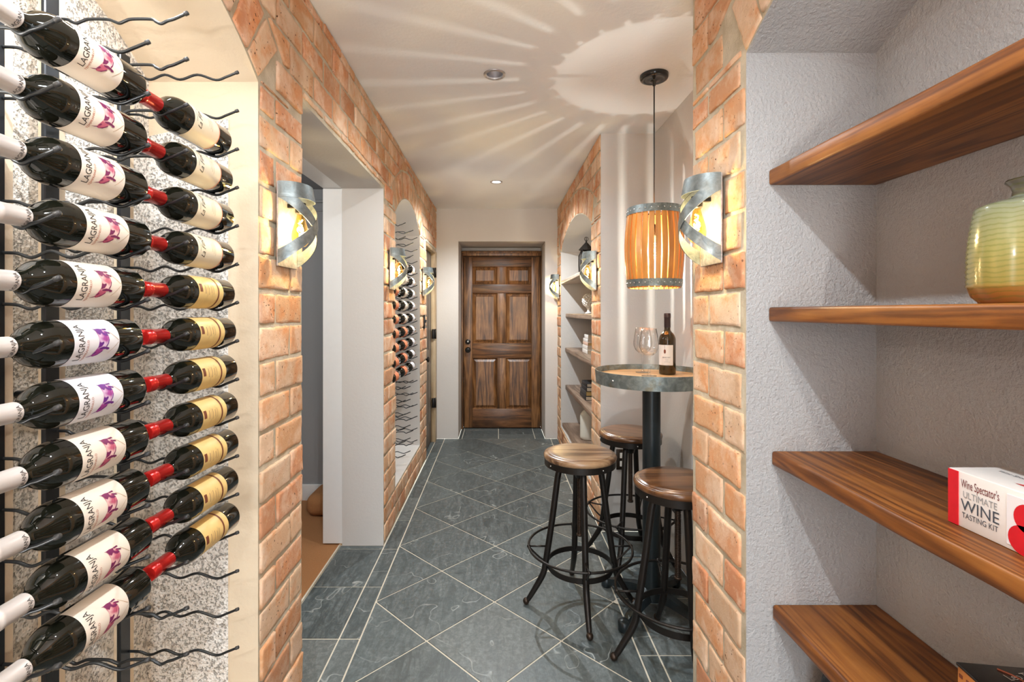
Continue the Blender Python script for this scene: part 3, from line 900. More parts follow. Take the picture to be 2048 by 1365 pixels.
# ------------------------------------------------------------------ wine racks
XT, XS = -0.648, -0.917
BODY = [(0, -.009), (.1, -.0105), (.2, -.018), (.33, -.006), (.47, -.018), (.63, -.006), (.80, -.019), (.90, -.011), (1, 0)]
NECK = [(0, -.0125), (.07, -.013), (.105, -.018), (.144, -.021), (.19, -.0165), (.24, -.0125), (.38, -.013), (.44, -.018), (.477, -.021), (.52, -.0165), (.57, -.0125), (.72, -.0125), (.76, -.018), (.80, -.022), (.85, -.016), (.90, -.012), (1, 0)]
def rod_mesh(prof):
    pts = [(XS + (XT - XS) * t, 0, z) for t, z in prof]
    p = catmull(pts, 5)
    return p
ZK = lambda k: H + 0.595 - 0.0953 * k
def rack(y, kind, k0, k1, label, ztop, caps=True, group=None):
    dz = 0.027 if kind == 'n' else 0.0
    root = thing('wine_rack', label, 'wine rack', (XLB, y, 0.3), group=group)
    w = MB(); w.box((XS - 0.005 - XLB, -0.012, (ztop - 0.3) / 2), (0.010, 0.034, ztop - 0.3), 0.002, 1)
    w.build('wall_strap', M['strap'], root)
    w = MB(); w.box((XS - 0.017 - XLB, 0.005, (ztop - 0.3) / 2 - .005), (0.013, 0.052, ztop - 0.31), 0.002, 1)
    w.build('backing_batten', M['cream'], root)
    for zz in (0.06, (ztop - 0.3) / 2, ztop - 0.36):
        w = MB(); w.tube([(0, -.012, zz), (XS - 0.02 - XLB, -.012, zz)], 0.008, 10)
        w.build('wall_spacer', M['strap'], root)
    path = rod_mesh(BODY if kind == 'b' else NECK)
    rod = cap = None
    for k in range(k0, k1 + 1):
        if rod is None:
            w = MB(); w.tube([(p.x - XLB, 0, p.z) for p in path], 0.0031, 8)
            rod = w.build('rod', M['black_steel'], root)
            r_ = rod
            if caps:
                w = MB(); a, c = path[-3], path[-1]
                dirv = (c - a).normalized()
                q0 = Vector((a.x - XLB, 0, a.z)) + dirv * 0.004; q1 = Vector((c.x - XLB, 0, c.z)) + dirv * 0.003
                w.tube([q0, q0.lerp(q1, .1), q0.lerp(q1, .9), q1], [0.0035, 0.0044, 0.0042, 0.002], 8)
                cap = w.build('end_cap', M['rubber'], rod)
        else:
            r_ = rod.copy(); COL.objects.link(r_); r_.parent = root
            if cap is not None:
                c_ = cap.copy(); COL.objects.link(c_); c_.parent = r_
        r_.location = (0, 0, ZK(k) + dz - 0.3)
    return root
YA, YB_, YC, YD = 1.217, 1.020, 0.907, 0.722
gN, gF = 'racks in the front niche', 'racks in the far niche'
rack(YA, 'b', 0, 17, 'black rack strip with wavy rods in front niche, nearest the brick pier', 2.02, True, gN)
rack(YB_, 'n', 0, 17, 'black rack strip in front niche under the red necks, second from the brick pier', 2.13, True, gN)
rack(YC, 'b', 1, 17, 'black rack strip in front niche under pig-label bottle bases, third from brick pier', 2.13, True, gN)
rack(YD, 'n', 2, 17, 'black rack rods in front niche under the white bottle necks, fourth from the brick pier', 2.13, True, gN)
FA, FB, FC, FD = 3.92, 3.73, 3.61, 3.42
rack(FA, 'b', 0, 17, 'thin black rack strip in far niche, deepest one beside its far jamb', 2.05, False, gF)
rack(FB, 'n', 0, 17, 'thin black rack strip in far niche, second from its far jamb', 2.13, False, gF)
rack(FC, 'b', 0, 17, 'thin black rack strip in far niche, third from its far jamb', 2.13, False, gF)
rack(FD, 'n', 0, 17, 'thin black rack strip in far niche, nearest the brick pier edge', 2.13, False, gF)

# ------------------------------------------------------------------ text helpers
def text_geo(body, size, thin=0.0, sx=1.0, align='CENTER', shear=0.0):
    cu = bpy.data.curves.new('t', 'FONT')
    cu.body = body; cu.size = size; cu.align_x = align; cu.offset = thin; cu.resolution_u = 3; cu.shear = shear
    o = bpy.data.objects.new('t', cu); COL.objects.link(o)
    bpy.context.view_layer.update()
    dg = bpy.context.evaluated_depsgraph_get()
    me = bpy.data.meshes.new_from_object(o.evaluated_get(dg))
    vs = [(v.co.x * sx, v.co.y) for v in me.vertices]
    fs = [list(p.vertices) for p in me.polygons]
    bpy.data.objects.remove(o); bpy.data.curves.remove(cu); bpy.data.meshes.remove(me)
    return vs, fs

def poly_geo(pts):
    tri = tessellate_polygon([[Vector((p[0], p[1], 0)) for p in pts]])
    return list(pts), [list(t) for t in tri]

def refine(vs, fs, maxlen):
    bm = bmesh.new()
    bv = [bm.verts.new((v[0], v[1], 0)) for v in vs]
    for f in fs:
        try: bm.faces.new([bv[i] for i in f])
        except Exception: pass
    for _ in range(4):
        long_ = [e for e in bm.edges if e.calc_length() > maxlen]
        if not long_: break
        bmesh.ops.subdivide_edges(bm, edges=long_, cuts=1)
        bmesh.ops.triangulate(bm, faces=[f for f in bm.faces if len(f.verts) > 3])
    bm.verts.ensure_lookup_table(); bm.verts.index_update()
    v2 = [(v.co.x, v.co.y) for v in bm.verts]
    f2 = [[v.index for v in f.verts] for f in bm.faces]
    bm.free()
    return v2, f2

def wrap(mb, vs, fs, r, h, u0=0.0, v0=0.0, mi=0):
    vs, fs = refine(vs, fs, 0.006)
    out = []
    for (u, v) in vs:
        a = (u + u0) / r
        out.append(((r + h) * math.cos(a), (r + h) * math.sin(a), v + v0))
    mb.add(out, fs, True, mi)

def label_patch(r, h, a0, a1, z0, z1, n=40):
    w = MB(); vs = []; fs = []
    for i in range(n + 1):
        a = a0 + (a1 - a0) * i / n
        for z in (z0, z1): vs.append(((r + h) * math.cos(a), (r + h) * math.sin(a), z))
    for i in range(n): fs.append([2 * i, 2 * i + 2, 2 * i + 3, 2 * i + 1])
    w.add(vs, fs, True)
    return w

PIG = [(600, 255), (650, 285), (690, 420), (715, 560), (715, 650), (700, 760), (650, 880), (600, 980), (572, 1030), (500, 1085), (430, 1122), (520, 1098), (560, 1070), (625, 1100),
       (740, 1060), (860, 950), (885, 895), (960, 880), (985, 905), (1010, 900), (1000, 872), (1055, 882), (1045, 850), (960, 818), (1010, 720), (1035, 600), (1020, 480), (985, 412),
       (1085, 432), (1058, 398), (960, 348), (905, 302), (1020, 302), (1008, 276), (880, 276), (760, 255), (655, 268)]
s_ = 0.050 / 880
PIG_DARK = [[(600, 255), (655, 268), (760, 255), (880, 276), (860, 340), (900, 400), (985, 412), (1020, 480), (960, 500), (880, 470), (820, 400), (760, 460), (700, 400), (650, 290)],
    [(880, 268), (1010, 262), (1025, 312), (900, 312)], [(950, 340), (1070, 395), (1090, 440), (1040, 432), (930, 380)],
    [(1035, 600), (1010, 720), (960, 818), (935, 795), (985, 710), (1010, 600)],
    [(960, 818), (1050, 845), (1060, 890), (985, 910), (955, 880), (760, 872), (720, 850), (860, 800)],
    [(715, 660), (780, 680), (850, 650), (860, 700), (800, 790), (690, 830), (700, 760)],
    [(640, 940), (685, 950), (640, 1010), (575, 1028)], [(430, 1122), (500, 1085), (600, 1040), (620, 1060), (520, 1098)], [(625, 1100), (740, 1060), (860, 950), (860, 915), (760, 1005)]]
PIG_DARK = [[((690 - iy) * s_, (850 - ix) * s_ * 1.15) for ix, iy in q] for q in PIG_DARK]
PIG = [((690 - iy) * s_, (850 - ix) * s_ * 1.15) for ix, iy in PIG]

BR = 0.0372
def bottle_profile(L, r=BR):
    return [(0, .012), (r * .55, .008), (r * .85, .0), (r * .95, .0012), (r, .006), (r, .166), (r * .985, .172), (r * .94, .179), (r * .84, .188), (r * .68, .1965), (r * .50, .204), (.0152, .210), (.0142, .217), (.0138, .240), (.0138, L - .022), (.0152, L - .020), (.0152, L - .008), (.0142, L - .004), (0, L - .004)]

def capsule(L, z0, mat_, parent, topmat=None):
    w = MB()
    prof = [(.0147, z0), (.0150, z0 + .001), (.0150, L - .024), (.0158, L - .023), (.0160, L - .016), (.0157, L - .015), (.0160, L - .013), (.0160, L - .006), (.0152, L - .001)]
    w.lathe(prof, 28, mi=0)
    w.lathe([(.0152, L - .001), (.013, L + .0002), (0, L + .0002)], 28, mi=1 if topmat else 0)
    return w.build('capsule', [mat_, topmat] if topmat else mat_, parent)

LBOT = 0.284
def bottle_base(name, label, cat, group, L, capm, topm=None, capz=0.064, glass='bottle'):
    root = thing(name, label, cat, group=group)
    w = MB(); w.lathe(bottle_profile(L), 40)
    w.build('glass_body', M[glass], root)
    c = capsule(L, L - capz, M[capm], root, M[topm] if topm else None)
    return root, c

def add_pig_label(root, cap, L, paper, pig):
    lz0, lz1 = 0.062, 0.153
    lab = label_patch(BR, .0004, math.radians(-96), math.radians(96), lz0, lz1).build('label', M[paper], root)
    w = MB()
    vs, fs = text_geo('LAGRANJA', 0.0165, 0.0, 0.80)
    wrap(w, vs, fs, BR, .0008, 0.002, 0.1335)
    w.build('lettering', M['ink'], lab)
    w = MB()
    vs, fs = text_geo('TEMPRANILLO', 0.0058, 0, 1.0)
    wrap(w, vs, fs, BR, .0008, -0.013, 0.1255)
    w.build('small_lettering', M['ink_red'], lab)
    w = MB()
    vs, fs = poly_geo(PIG)
    wrap(w, vs, fs, BR, .0008, 0.0, 0.0965)
    w.build('pig_picture', M[pig], lab)
    w = MB()
    for q in PIG_DARK:
        vs, fs = poly_geo(q)
        wrap(w, vs, fs, BR, .0010, 0.0, 0.0965)
    w.build('pig_markings', M[pig + '_dark'], lab)
    w = MB()
    vs, fs = poly_geo([(-0.019, 0.082), (0.0, 0.0638), (0.0004, 0.0643), (-0.0186, 0.0825)])
    wrap(w, vs, fs, BR, .0008, 0.0, 0.0)
    vs, fs = poly_geo([(0.019, 0.082), (0.003, 0.0638), (0.0026, 0.0643), (0.0186, 0.0825)])
    wrap(w, vs, fs, BR, .0008, 0.0, 0.0)
    w.build('string_line', M['ink_fine'], lab)
    w = MB()
    vs, fs = text_geo('LAGRANJA', 0.0085, 0.0, 0.85)
    wrap(w, vs, fs, .0150, .0004, -0.006, L - .060)
    w.build('capsule_lettering', M['ink'], cap)

g1, g2, g3 = 'pig label bottles in the front niche', 'script label bottles in the front niche', 'gold label bottles in the front niche'
proto = {}
r_, c_ = bottle_base('wine_bottle', 'x', 'bottle', g1, LBOT, 'capsule_white', 'capsule_red'); add_pig_label(r_, c_, LBOT, 'label_cream', 'pig'); proto['pig'] = r_
r_, c_ = bottle_base('wine_bottle', 'x', 'bottle', g1, LBOT, 'capsule_white', 'capsule_red'); add_pig_label(r_, c_, LBOT, 'label_white', 'pig_purple'); proto['purple'] = r_
# script label
r_, c_ = bottle_base('wine_bottle', 'x', 'bottle', g2, LBOT, 'capsule_red')
lab = label_patch(BR, .0004, math.radians(-98), math.radians(98), 0.058, 0.153).build('label', M['label_ivory'], r_)
w = MB(); vs, fs = text_geo('La Finca', 0.0190, 0.0, 0.82, shear=0.4); wrap(w, vs, fs, BR, .0008, 0.004, 0.126)
vs, fs = poly_geo([(-0.008, .1435), (0.022, .1435), (0.022, .1444), (-0.008, .1444)]); wrap(w, vs, fs, BR, .0008)
w.build('lettering', M['ink'], lab)
w = MB()
for q in range(3):
    vs, fs = poly_geo([(-0.012 + q * .004, .087 + q * .006), (0.022 - q * .003, .087 + q * .006), (0.022 - q * .003, .0878 + q * .006), (-0.012 + q * .004, .0878 + q * .006)]); wrap(w, vs, fs, BR, .0008)
w.build('small_lettering', M['ink_fine'], lab)
label_patch(BR, .0009, math.radians(-98), math.radians(98), 0.058, 0.0605).build('border_line', M['label_orange'], lab)
proto['script'] = r_
# gold label
r_, c_ = bottle_base('wine_bottle', 'x', 'bottle', g3, LBOT, 'capsule_red')
lab = label_patch(BR, .0004, math.radians(-92), math.radians(92), 0.057, 0.153).build('label', M['label_gold'], r_)
label_patch(BR, .0008, math.radians(-92), math.radians(92), 0.075, 0.0805).build('band', M['ink_brown'], lab)
w = MB(); vs, fs = poly_geo([(-0.004, .139), (0.014, .139), (0.014, .149), (-0.004, .149)]); wrap(w, vs, fs, BR, .0009)
w.build('crest_block', M['ink_brown'], lab)
w = MB()
for (v0, hw_, hh_) in ((.128, .010, .0014), (.115, .012, .0010), (.106, .008, .0009), (.097, .011, .0007)):
    vs, fs = poly_geo([(.002 - hw_, v0 - hh_), (.002 + hw_, v0 - hh_), (.002 + hw_, v0 + hh_), (.002 - hw_, v0 + hh_)]); wrap(w, vs, fs, BR, .0008)
for q in range(2):
    vs, fs = poly_geo([(-0.016, .121 - q * .019), (0.018, .121 - q * .019), (0.018, .1216 - q * .019), (-0.016, .1216 - q * .019)]); wrap(w, vs, fs, BR, .0008)
w.build('printed_lines', M['ink_fine'], lab)
proto['gold'] = r_
# far niche prototypes (small in view)
gfar = 'bottles in the far niche'
def far_proto(paper, capm):
    r_, c_ = bottle_base('wine_bottle', 'x', 'bottle', gfar, LBOT, capm)
    label_patch(BR, .0004, math.radians(-100), math.radians(100), 0.060, 0.155, 24).build('label', M[paper], r_)
    return r_
proto['f_white'] = far_proto('label_white', 'capsule_white')
proto['f_cream'] = far_proto('label_cream', 'capsule_orange')
proto['f_orange'] = far_proto('label_orange', 'capsule_orange')
used = set()
ORD = ['first', 'second', 'third', 'fourth', 'fifth', 'sixth', 'seventh', 'eighth', 'ninth', 'tenth', 'eleventh']
def lay_bottle(kind, ybase, k, label, group, roll=None):
    src = proto[kind]
    if kind in used: o = copy_tree(src)
    else: o = src; used.add(kind)
    o.location = (XS + (XT - XS) * 0.80, ybase, ZK(k) - 0.019 + 0.0031 + BR + 0.0004)
    o.rotation_euler = Euler((PI / 2, 0, 0)).to_matrix().__matmul__(Matrix.Rotation(R.uniform(-.10, .10) if roll is None else roll, 3, 'Z')).to_euler()
    o['label'] = label; o['group'] = group
    return o
leftY = [.930, .932, .934, .944, .926, .921, .930, .936, .939, .946, .943]
rightY = [1.226, 1.232, 1.237, 1.238, 1.241, 1.247, 1.253, 1.256, 1.258, 1.258, 1.264]
for i in range(11):
    k = i + 2
    kind = 'purple' if k in (7, 8) else 'pig'
    pos = ORD[i] + ' from the top' if i < 10 else 'lowest'
    if i == 0: pos = 'topmost'
    what = 'purple pig on white label' if kind == 'purple' else 'maroon pig on cream label'
    lay_bottle(kind, leftY[i], k, 'lying bottle, %s, white neck, %s' % (what, pos), g1)
    kind = 'script' if k <= 5 else 'gold'
    what = 'ivory script label' if kind == 'script' else 'gold label'
    lay_bottle(kind, rightY[i], k, 'lying bottle, %s, red neck, %s, beside brick pier' % (what, pos), g2 if kind == 'script' else g3, roll=R.uniform(-.05, .12))
for i in range(9):
    k = i + 3
    pos = ORD[i] + ' from the top'
    if i == 0: pos = 'topmost'
    if i == 8: pos = 'lowest'
    for (yb, col, kind) in ((FA + .036, 'deepest', 'f_white'), (FC + .036, 'middle', 'f_cream' if k <= 7 else 'f_orange'), (FC - .272, 'front', 'f_orange')):
        what = {'f_white': 'white label', 'f_cream': 'cream label', 'f_orange': 'orange label'}[kind]
        lay_bottle(kind, yb, k, '%s bottle in far niche, %s, %s column' % (what, pos, col), gfar)

# ------------------------------------------------------------------ sconces
def sconce_proto():
    root = thing('wall_sconce', 'x', 'wall sconce', group='barrel band wall sconces')
    HW, HH = 0.070, 0.128
    w = MB(); w.box((0.003, 0, 0), (0.005, 2 * HW, 2 * HH), 0.001, 1); w.build('back_plate', M['galv_plate'], root)
    def bulge(z): return 0.064 + 0.022 * math.cos(max(-1, min(1, (z + 0.01) / 0.16)) * PI / 2)
    # top hoop
    n = 28; vs = []; fs = []
    def band(zc, half, name, extra=0.0):
        vs = []; fs = []
        for i in range(n + 1):
            t = i / n; a = -PI / 2 + PI * t
            z = zc(t)
            for (dz, dr) in ((-half, 0), (half, 0), (half, .002), (-half, .002)):
                zz = z + dz
                bx = bulge(zz) + dr + extra
                vs.append((0.006 + bx * max(0.0, math.cos(a)) ** 0.8, (HW + extra + dr) * math.sin(a), zz))
        for i in range(n):
            a, c = i * 4, (i + 1) * 4
            for k in range(4):
                fs.append([a + k, a + (k + 1) % 4, c + (k + 1) % 4, c + k])
        fs.append([0, 1, 2, 3]); fs.append([n * 4 + 3, n * 4 + 2, n * 4 + 1, n * 4])
        w = MB(); w.add(vs, fs, True); return w.build(name, M['galv'], root, autosmooth=40)
    band(lambda t: 0.104, 0.024, 'top_hoop', 0.001)
    band(lambda t: 0.100 - 0.200 * t, 0.0215, 'cross_strap')
    band(lambda t: -0.100 + 0.200 * t, 0.0215, 'cross_strap', 0.0022)
    w = MB(); w.lathe([(0, .075), (.016, .075), (.016, .045), (.013, .040), (0, .040)], 20, (0.045, 0, 0)); w.box((0.022, 0, .066), (0.036, 0.012, 0.012)); w.build('socket', M['iron'], root)
    w = MB(); w.lathe([(.011, .042), (.012, .030), (.018, .010), (.026, -.016), (.028, -.032), (.025, -.048), (.016, -.060), (0, -.066)], 24, (0.045, 0, 0))
    bl = w.build('bulb', M['amber_bulb'], root)
    w = MB()
    w.tube([(0.045 + .006 * math.cos(q * 1.9), .006 * math.sin(q * 1.9), .022 - q * .0056) for q in range(13)], 0.0022, 6)
    w.build('filament', M['filament'], bl)
    return root
SP = sconce_proto()
sc = [(XL, 1.545, 0, 'galvanised sconce on brick pier between front wine niche and stair doorway'),
      (XL, 3.075, 0, 'galvanised sconce on left brick pier between doorway and far wine niche'),
      (XL, 4.385, 0, 'small far galvanised sconce on the left brick pier beside the dark side door'),
      (XR, 1.455, PI, 'galvanised sconce on right brick pier beside the stained shelves'),
      (XR, 3.240, PI, 'galvanised sconce on right brick pier between alcove and far shelf niche'),
      (XR, 5.200, PI, 'small far galvanised sconce on the right wall nearest the brown six-panel door')]
ZS = 1.652
for i, (x, y, rz, lb) in enumerate(sc):
    o = SP if i == 0 else copy_tree(SP)
    s = 1 if rz == 0 else -1
    o.location = (x + s * 0.006, y, ZS); o.rotation_euler = (0, 0, rz); o['label'] = lb
def add_light(name, typ, loc, energy, color, **kw):
    l = bpy.data.lights.new(name, typ); l.energy = energy; l.color = color
    rot = kw.pop('rot', (0, 0, 0))
    for k, v in kw.items(): setattr(l, k, v)
    o = bpy.data.objects.new(name, l); o.location = loc; o.rotation_euler = rot
    COL.objects.link(o); return o
WARM = (1.0, 0.94, 0.88)
for (x, y, rz, lb) in sc:
    s = 1 if rz == 0 else -1
    add_light('sconce_lamp', 'POINT', (x + s * 0.052, y, ZS - 0.012), 5.6, WARM, shadow_soft_size=0.012)
add_light('sconce_lamp', 'POINT', (0.588, -0.70, ZS - 0.012), 30.0, WARM, shadow_soft_size=0.012)

# ------------------------------------------------------------------ downlights
for i, (x, y) in enumerate(DL):
    if i < 2:
        lb = ['far recessed ceiling downlight, lit, near the end wall', 'recessed ceiling downlight with silver reflector, in front of the pendant canopy'][i]
        dl = thing('recessed_downlight', lb, 'ceiling light', (x, y, CEIL), group='recessed downlights')
        w = MB(); w.lathe([(.0525, 0), (.0525, -.003), (.050, -.005), (.041, -.005), (.039, -.002), (.039, .002)], 40); w.build('trim_ring', M['galv_plate'], dl)
        w = MB(); w.lathe([(.039, .002), (.036, .03), (.031, .065), (.0, .070)], 40); w.build('reflector', M['reflector'], dl)
        w = MB(); w.lathe([(0, .006 if i == 0 else .060), (.034 if i == 0 else .024, .006 if i == 0 else .060), (.034 if i == 0 else .026, .008 if i == 0 else .062), (0, .064)], 24); w.build('lamp_lens', M['lens'], dl)
for (x, y), e in zip(DL, (115, 36, 66, 60)):
    add_light('downlight_lamp', 'SPOT', (x, y, CEIL - 0.012), e, (0.90, 0.96, 1.0), spot_size=math.radians(150), spot_blend=0.6, shadow_soft_size=0.018)

# ------------------------------------------------------------------ pendant
PX, PY = 0.74, 2.33
pn = thing('barrel_pendant', 'amber wooden stave barrel pendant lamp hanging over the pub table', 'pendant lamp', (PX, PY, 1.497))
PZ = 1.497
w = MB(); w.lathe([(.066, CEIL - PZ), (.066, CEIL - PZ - .012), (.062, CEIL - PZ - .020), (.050, CEIL - PZ - .024), (.046, CEIL - PZ - .022), (.02, CEIL - PZ - .026), (.008, CEIL - PZ - .032), (.007, CEIL - PZ - .050), (0, CEIL - PZ - .052)], 40); w.build('canopy', M['black_gloss'], pn)
w = MB(); w.tube([(0, 0, CEIL - PZ - .03), (0, 0, 0.30)], 0.0032, 8); w.build('cord', M['rubber'], pn)
def pr(z):  # barrel radius
    return 0.121 + 0.016 * math.sin(PI * max(0, min(1, z / 0.378)))
NS = 28
rivs = []
for q in range(NS):
    a = 2 * PI * (q + .25) / NS
    w = MB(); vs = []; fs = []
    m = 14; hw = 0.5 * 2 * PI / NS * R.uniform(0.75, 0.83)
    sh = R.uniform(-.004, .004)
    for i in range(m + 1):
        z = 0.378 * i / m
        r0 = pr(z)
        for (rr, aa) in ((r0, a + sh - hw), (r0, a + sh + hw), (r0 - .008, a + sh + hw), (r0 - .008, a + sh - hw)):
            vs.append((rr * math.cos(aa), rr * math.sin(aa), z))
    for i in range(m):
        b0, c0 = i * 4, i * 4 + 4
        for k in range(4): fs.append([b0 + k, b0 + (k + 1) % 4, c0 + (k + 1) % 4, c0 + k])
    fs += [[0, 1, 2, 3], [m * 4 + 3, m * 4 + 2, m * 4 + 1, m * 4]]
    w.add(vs, fs, False)
    w.build('stave', M['stave'], pn)
for (z0, z1) in ((0.006, 0.040), (0.345, 0.381)):
    w = MB()
    w.lathe([(pr(z0) + .0006, z0), (pr(z0) + .003, z0), (pr(z1) + .003, z1), (pr(z1) + .0006, z1), (pr(z0) + .0006, z0)], 64, smooth=False)
    for q in range(NS):
        a = 2 * PI * (q + .25) / NS; zc = (z0 + z1) / 2; r0 = pr(zc) + .003
        w.sphere((r0 * math.cos(a), r0 * math.sin(a), zc), .0033, 5, 1)
    w.build('hoop', [M['galv'], M['chrome']], pn)
w = MB(); w.tube([(-.116, 0, .352), (.116, 0, .352)], .003, 6); w.lathe([(0, .302), (.017, .302), (.019, .262), (.014, .250), (0, .250)], 20); w.build('lamp_holder', M['iron'], pn)
w = MB(); w.lathe([(.012, .252), (.014, .235), (.024, .200), (.030, .170), (.028, .145), (.016, .128), (0, .124)], 24); bl = w.build('bulb', M['bulb'], pn)
w = MB()
w.tube([(.005 * math.cos(q * 1.9), .005 * math.sin(q * 1.9), .215 - q * .0045) for q in range(15)], 0.0022, 6)
w.build('filament', M['filament_pendant'], bl)
add_light('pendant_lamp', 'POINT', (PX, PY, PZ + .175), 27, (0.86, 0.93, 1.0), shadow_soft_size=0.004)

# ------------------------------------------------------------------ pub table
TX, TY, TZ = 0.718, 2.30, 1.112
TR = 0.255
tb = thing('pub_table', 'round barrel-top pub table with weathered steel rim and black post', 'table', (TX, TY, 0))
w = MB(); w.lathe([(0, TZ - .05), (TR - .004, TZ - .05), (TR - .004, TZ - .026), (0, TZ - .026)], 64, smooth=False); w.build('table_top', M['barrel_head'], tb)
w = MB(); w.lathe([(TR - .003, TZ - .062), (TR, TZ - .062), (TR + .006, TZ), (TR + .003, TZ), (TR - .003, TZ - .062)], 72, smooth=False); w.build('hoop_rim', M['galv_table'], tb, autosmooth=30)
for a in (-1.1, -2.55, -3.6, 1.4):
    w = MB(); w.sphere(((TR + .003) * math.cos(a), (TR + .003) * math.sin(a), TZ - .032), .0055, 6); w.build('rivet', M['chrome'], tb)
w = MB(); w.lathe([(0, TZ - .05), (.10, TZ - .05), (.10, TZ - .058), (.041, TZ - .060), (.0405, .10), (.06, .09), (.06, .05), (0, .05)], 40, smooth=True); w.build('post', M['post'], tb, autosmooth=35)
for q in range(4):
    a = PI / 4 + q * PI / 2
    c, s = math.cos(a), math.sin(a)
    w = MB()
    P = [Vector((c * t, s * t, z)) for t, z in ((.03, .082), (.10, .072), (.18, .052), (.235, .036))]
    nrm = Vector((-s, c, 0))
    vs = []; fs = []
    for i, p in enumerate(P):
        hw_ = .030 - .004 * i; th = .026 - .003 * i
        vs += [p - nrm * hw_ + Vector((0, 0, -th)), p + nrm * hw_ + Vector((0, 0, -th)), p + nrm * hw_ * .7 + Vector((0, 0, th * .5)), p - nrm * hw_ * .7 + Vector((0, 0, th * .5))]
    for i in range(3):
        for k in range(4): fs.append([i * 4 + k, i * 4 + (k + 1) % 4, i * 4 + 4 + (k + 1) % 4, i * 4 + 4 + k])
    fs += [[0, 1, 2, 3], [12, 13, 14, 15]]
    w.add(vs, fs, False)
    w.lathe([(0, .0), (.022, 0), (.026, .006), (.026, .040), (.018, .048), (0, .050)], 20, (c * .245, s * .245, 0))
    w.build('foot', M['post'], tb)

# things on the table
TS = TZ - 0.026
def wine_glass(x, y, label):
    g = thing('wine_glass', label, 'wine glass', (x, y, TS), group='wine glasses on the pub table')
    w = MB()
    w.lathe([(0, .004), (.010, .004), (.0055, .012), (.0046, .03), (.0046, .082), (.006, .090), (.022, .098), (.036, .112), (.0435, .132), (.0445, .148), (.041, .176), (.0335, .222),
             (.0327, .222), (.0402, .176), (.0437, .148), (.0427, .132), (.0352, .1128), (.020, .100), (0, .0965)], 40)
    w.build('bowl', M['wineglass'], g)
    w = MB(); w.lathe([(0, .0005), (.034, .0005), (.0345, .0012), (.012, .003), (0, .0042)], 40); w.build('base', M['wineglass'], g)
    return g
wine_glass(0.702, 2.285, 'empty stemmed wine glass on the pub table, nearer of the two, beside the bottle')
wine_glass(0.710, 2.412, 'empty stemmed wine glass on the pub table, half hidden behind the nearer glass')
tb_b = thing('wine_bottle', 'upright olive wine bottle with white label standing on the pub table', 'bottle', (0.808, 2.345, TS), (0, 0, math.radians(-90 - 40)))
w = MB(); w.lathe(bottle_profile(.292, .0385), 40); w.build('glass_body', M['bottle_brown'], tb_b)
capsule(.292, .292 - .068, M['capsule_dark'], tb_b)
lab = label_patch(.0385, .0004, math.radians(-62), math.radians(62), .046, .142).build('label', M['paper'], tb_b)
w = MB(); vs, fs = text_geo('MAND NAY', .0075, .0001, .9); wrap(w, vs, fs, .0385, .0008, 0.010, .081)
for q, (u0, u1) in enumerate(((0.004, .020), (.006, .018), (0.0, .026))):
    vs, fs = poly_geo([(u0, .073 - q * .006), (u1, .073 - q * .006), (u1, .0737 - q * .006), (u0, .0737 - q * .006)]); wrap(w, vs, fs, .0385, .0008)
w.build('lettering', M['ink_slate'], lab)
w = MB(); vs, fs = poly_geo([(0.002, .140), (0.003, .140), (0.003, .122), (.0075, .117), (.0075, .106), (.003, .100), (-.002, .106), (-.002, .117), (0.002, .122)]); wrap(w, vs, fs, .0385, .0008); w.build('crest', M['ink_brown'], lab)
pm = thing('pamphlet', 'thin white pamphlet with painted dark red shadow lying flat on the pub table', 'pamphlet', (0.705, 2.170, TS), (0, 0, 0.06))
w = MB(); w.box((0, 0, .0012), (.23, .10, .0022), .0004, 1); w.build('sheet', M['paper'], pm)
w = MB(); w.box((.035, .012, .0027), (.13, .05, .0006), 0, 1); w.build('shadow_panel', M['ink_maroon'], pm)  # dark maroon shadow on the sheet, built as a coloured panel

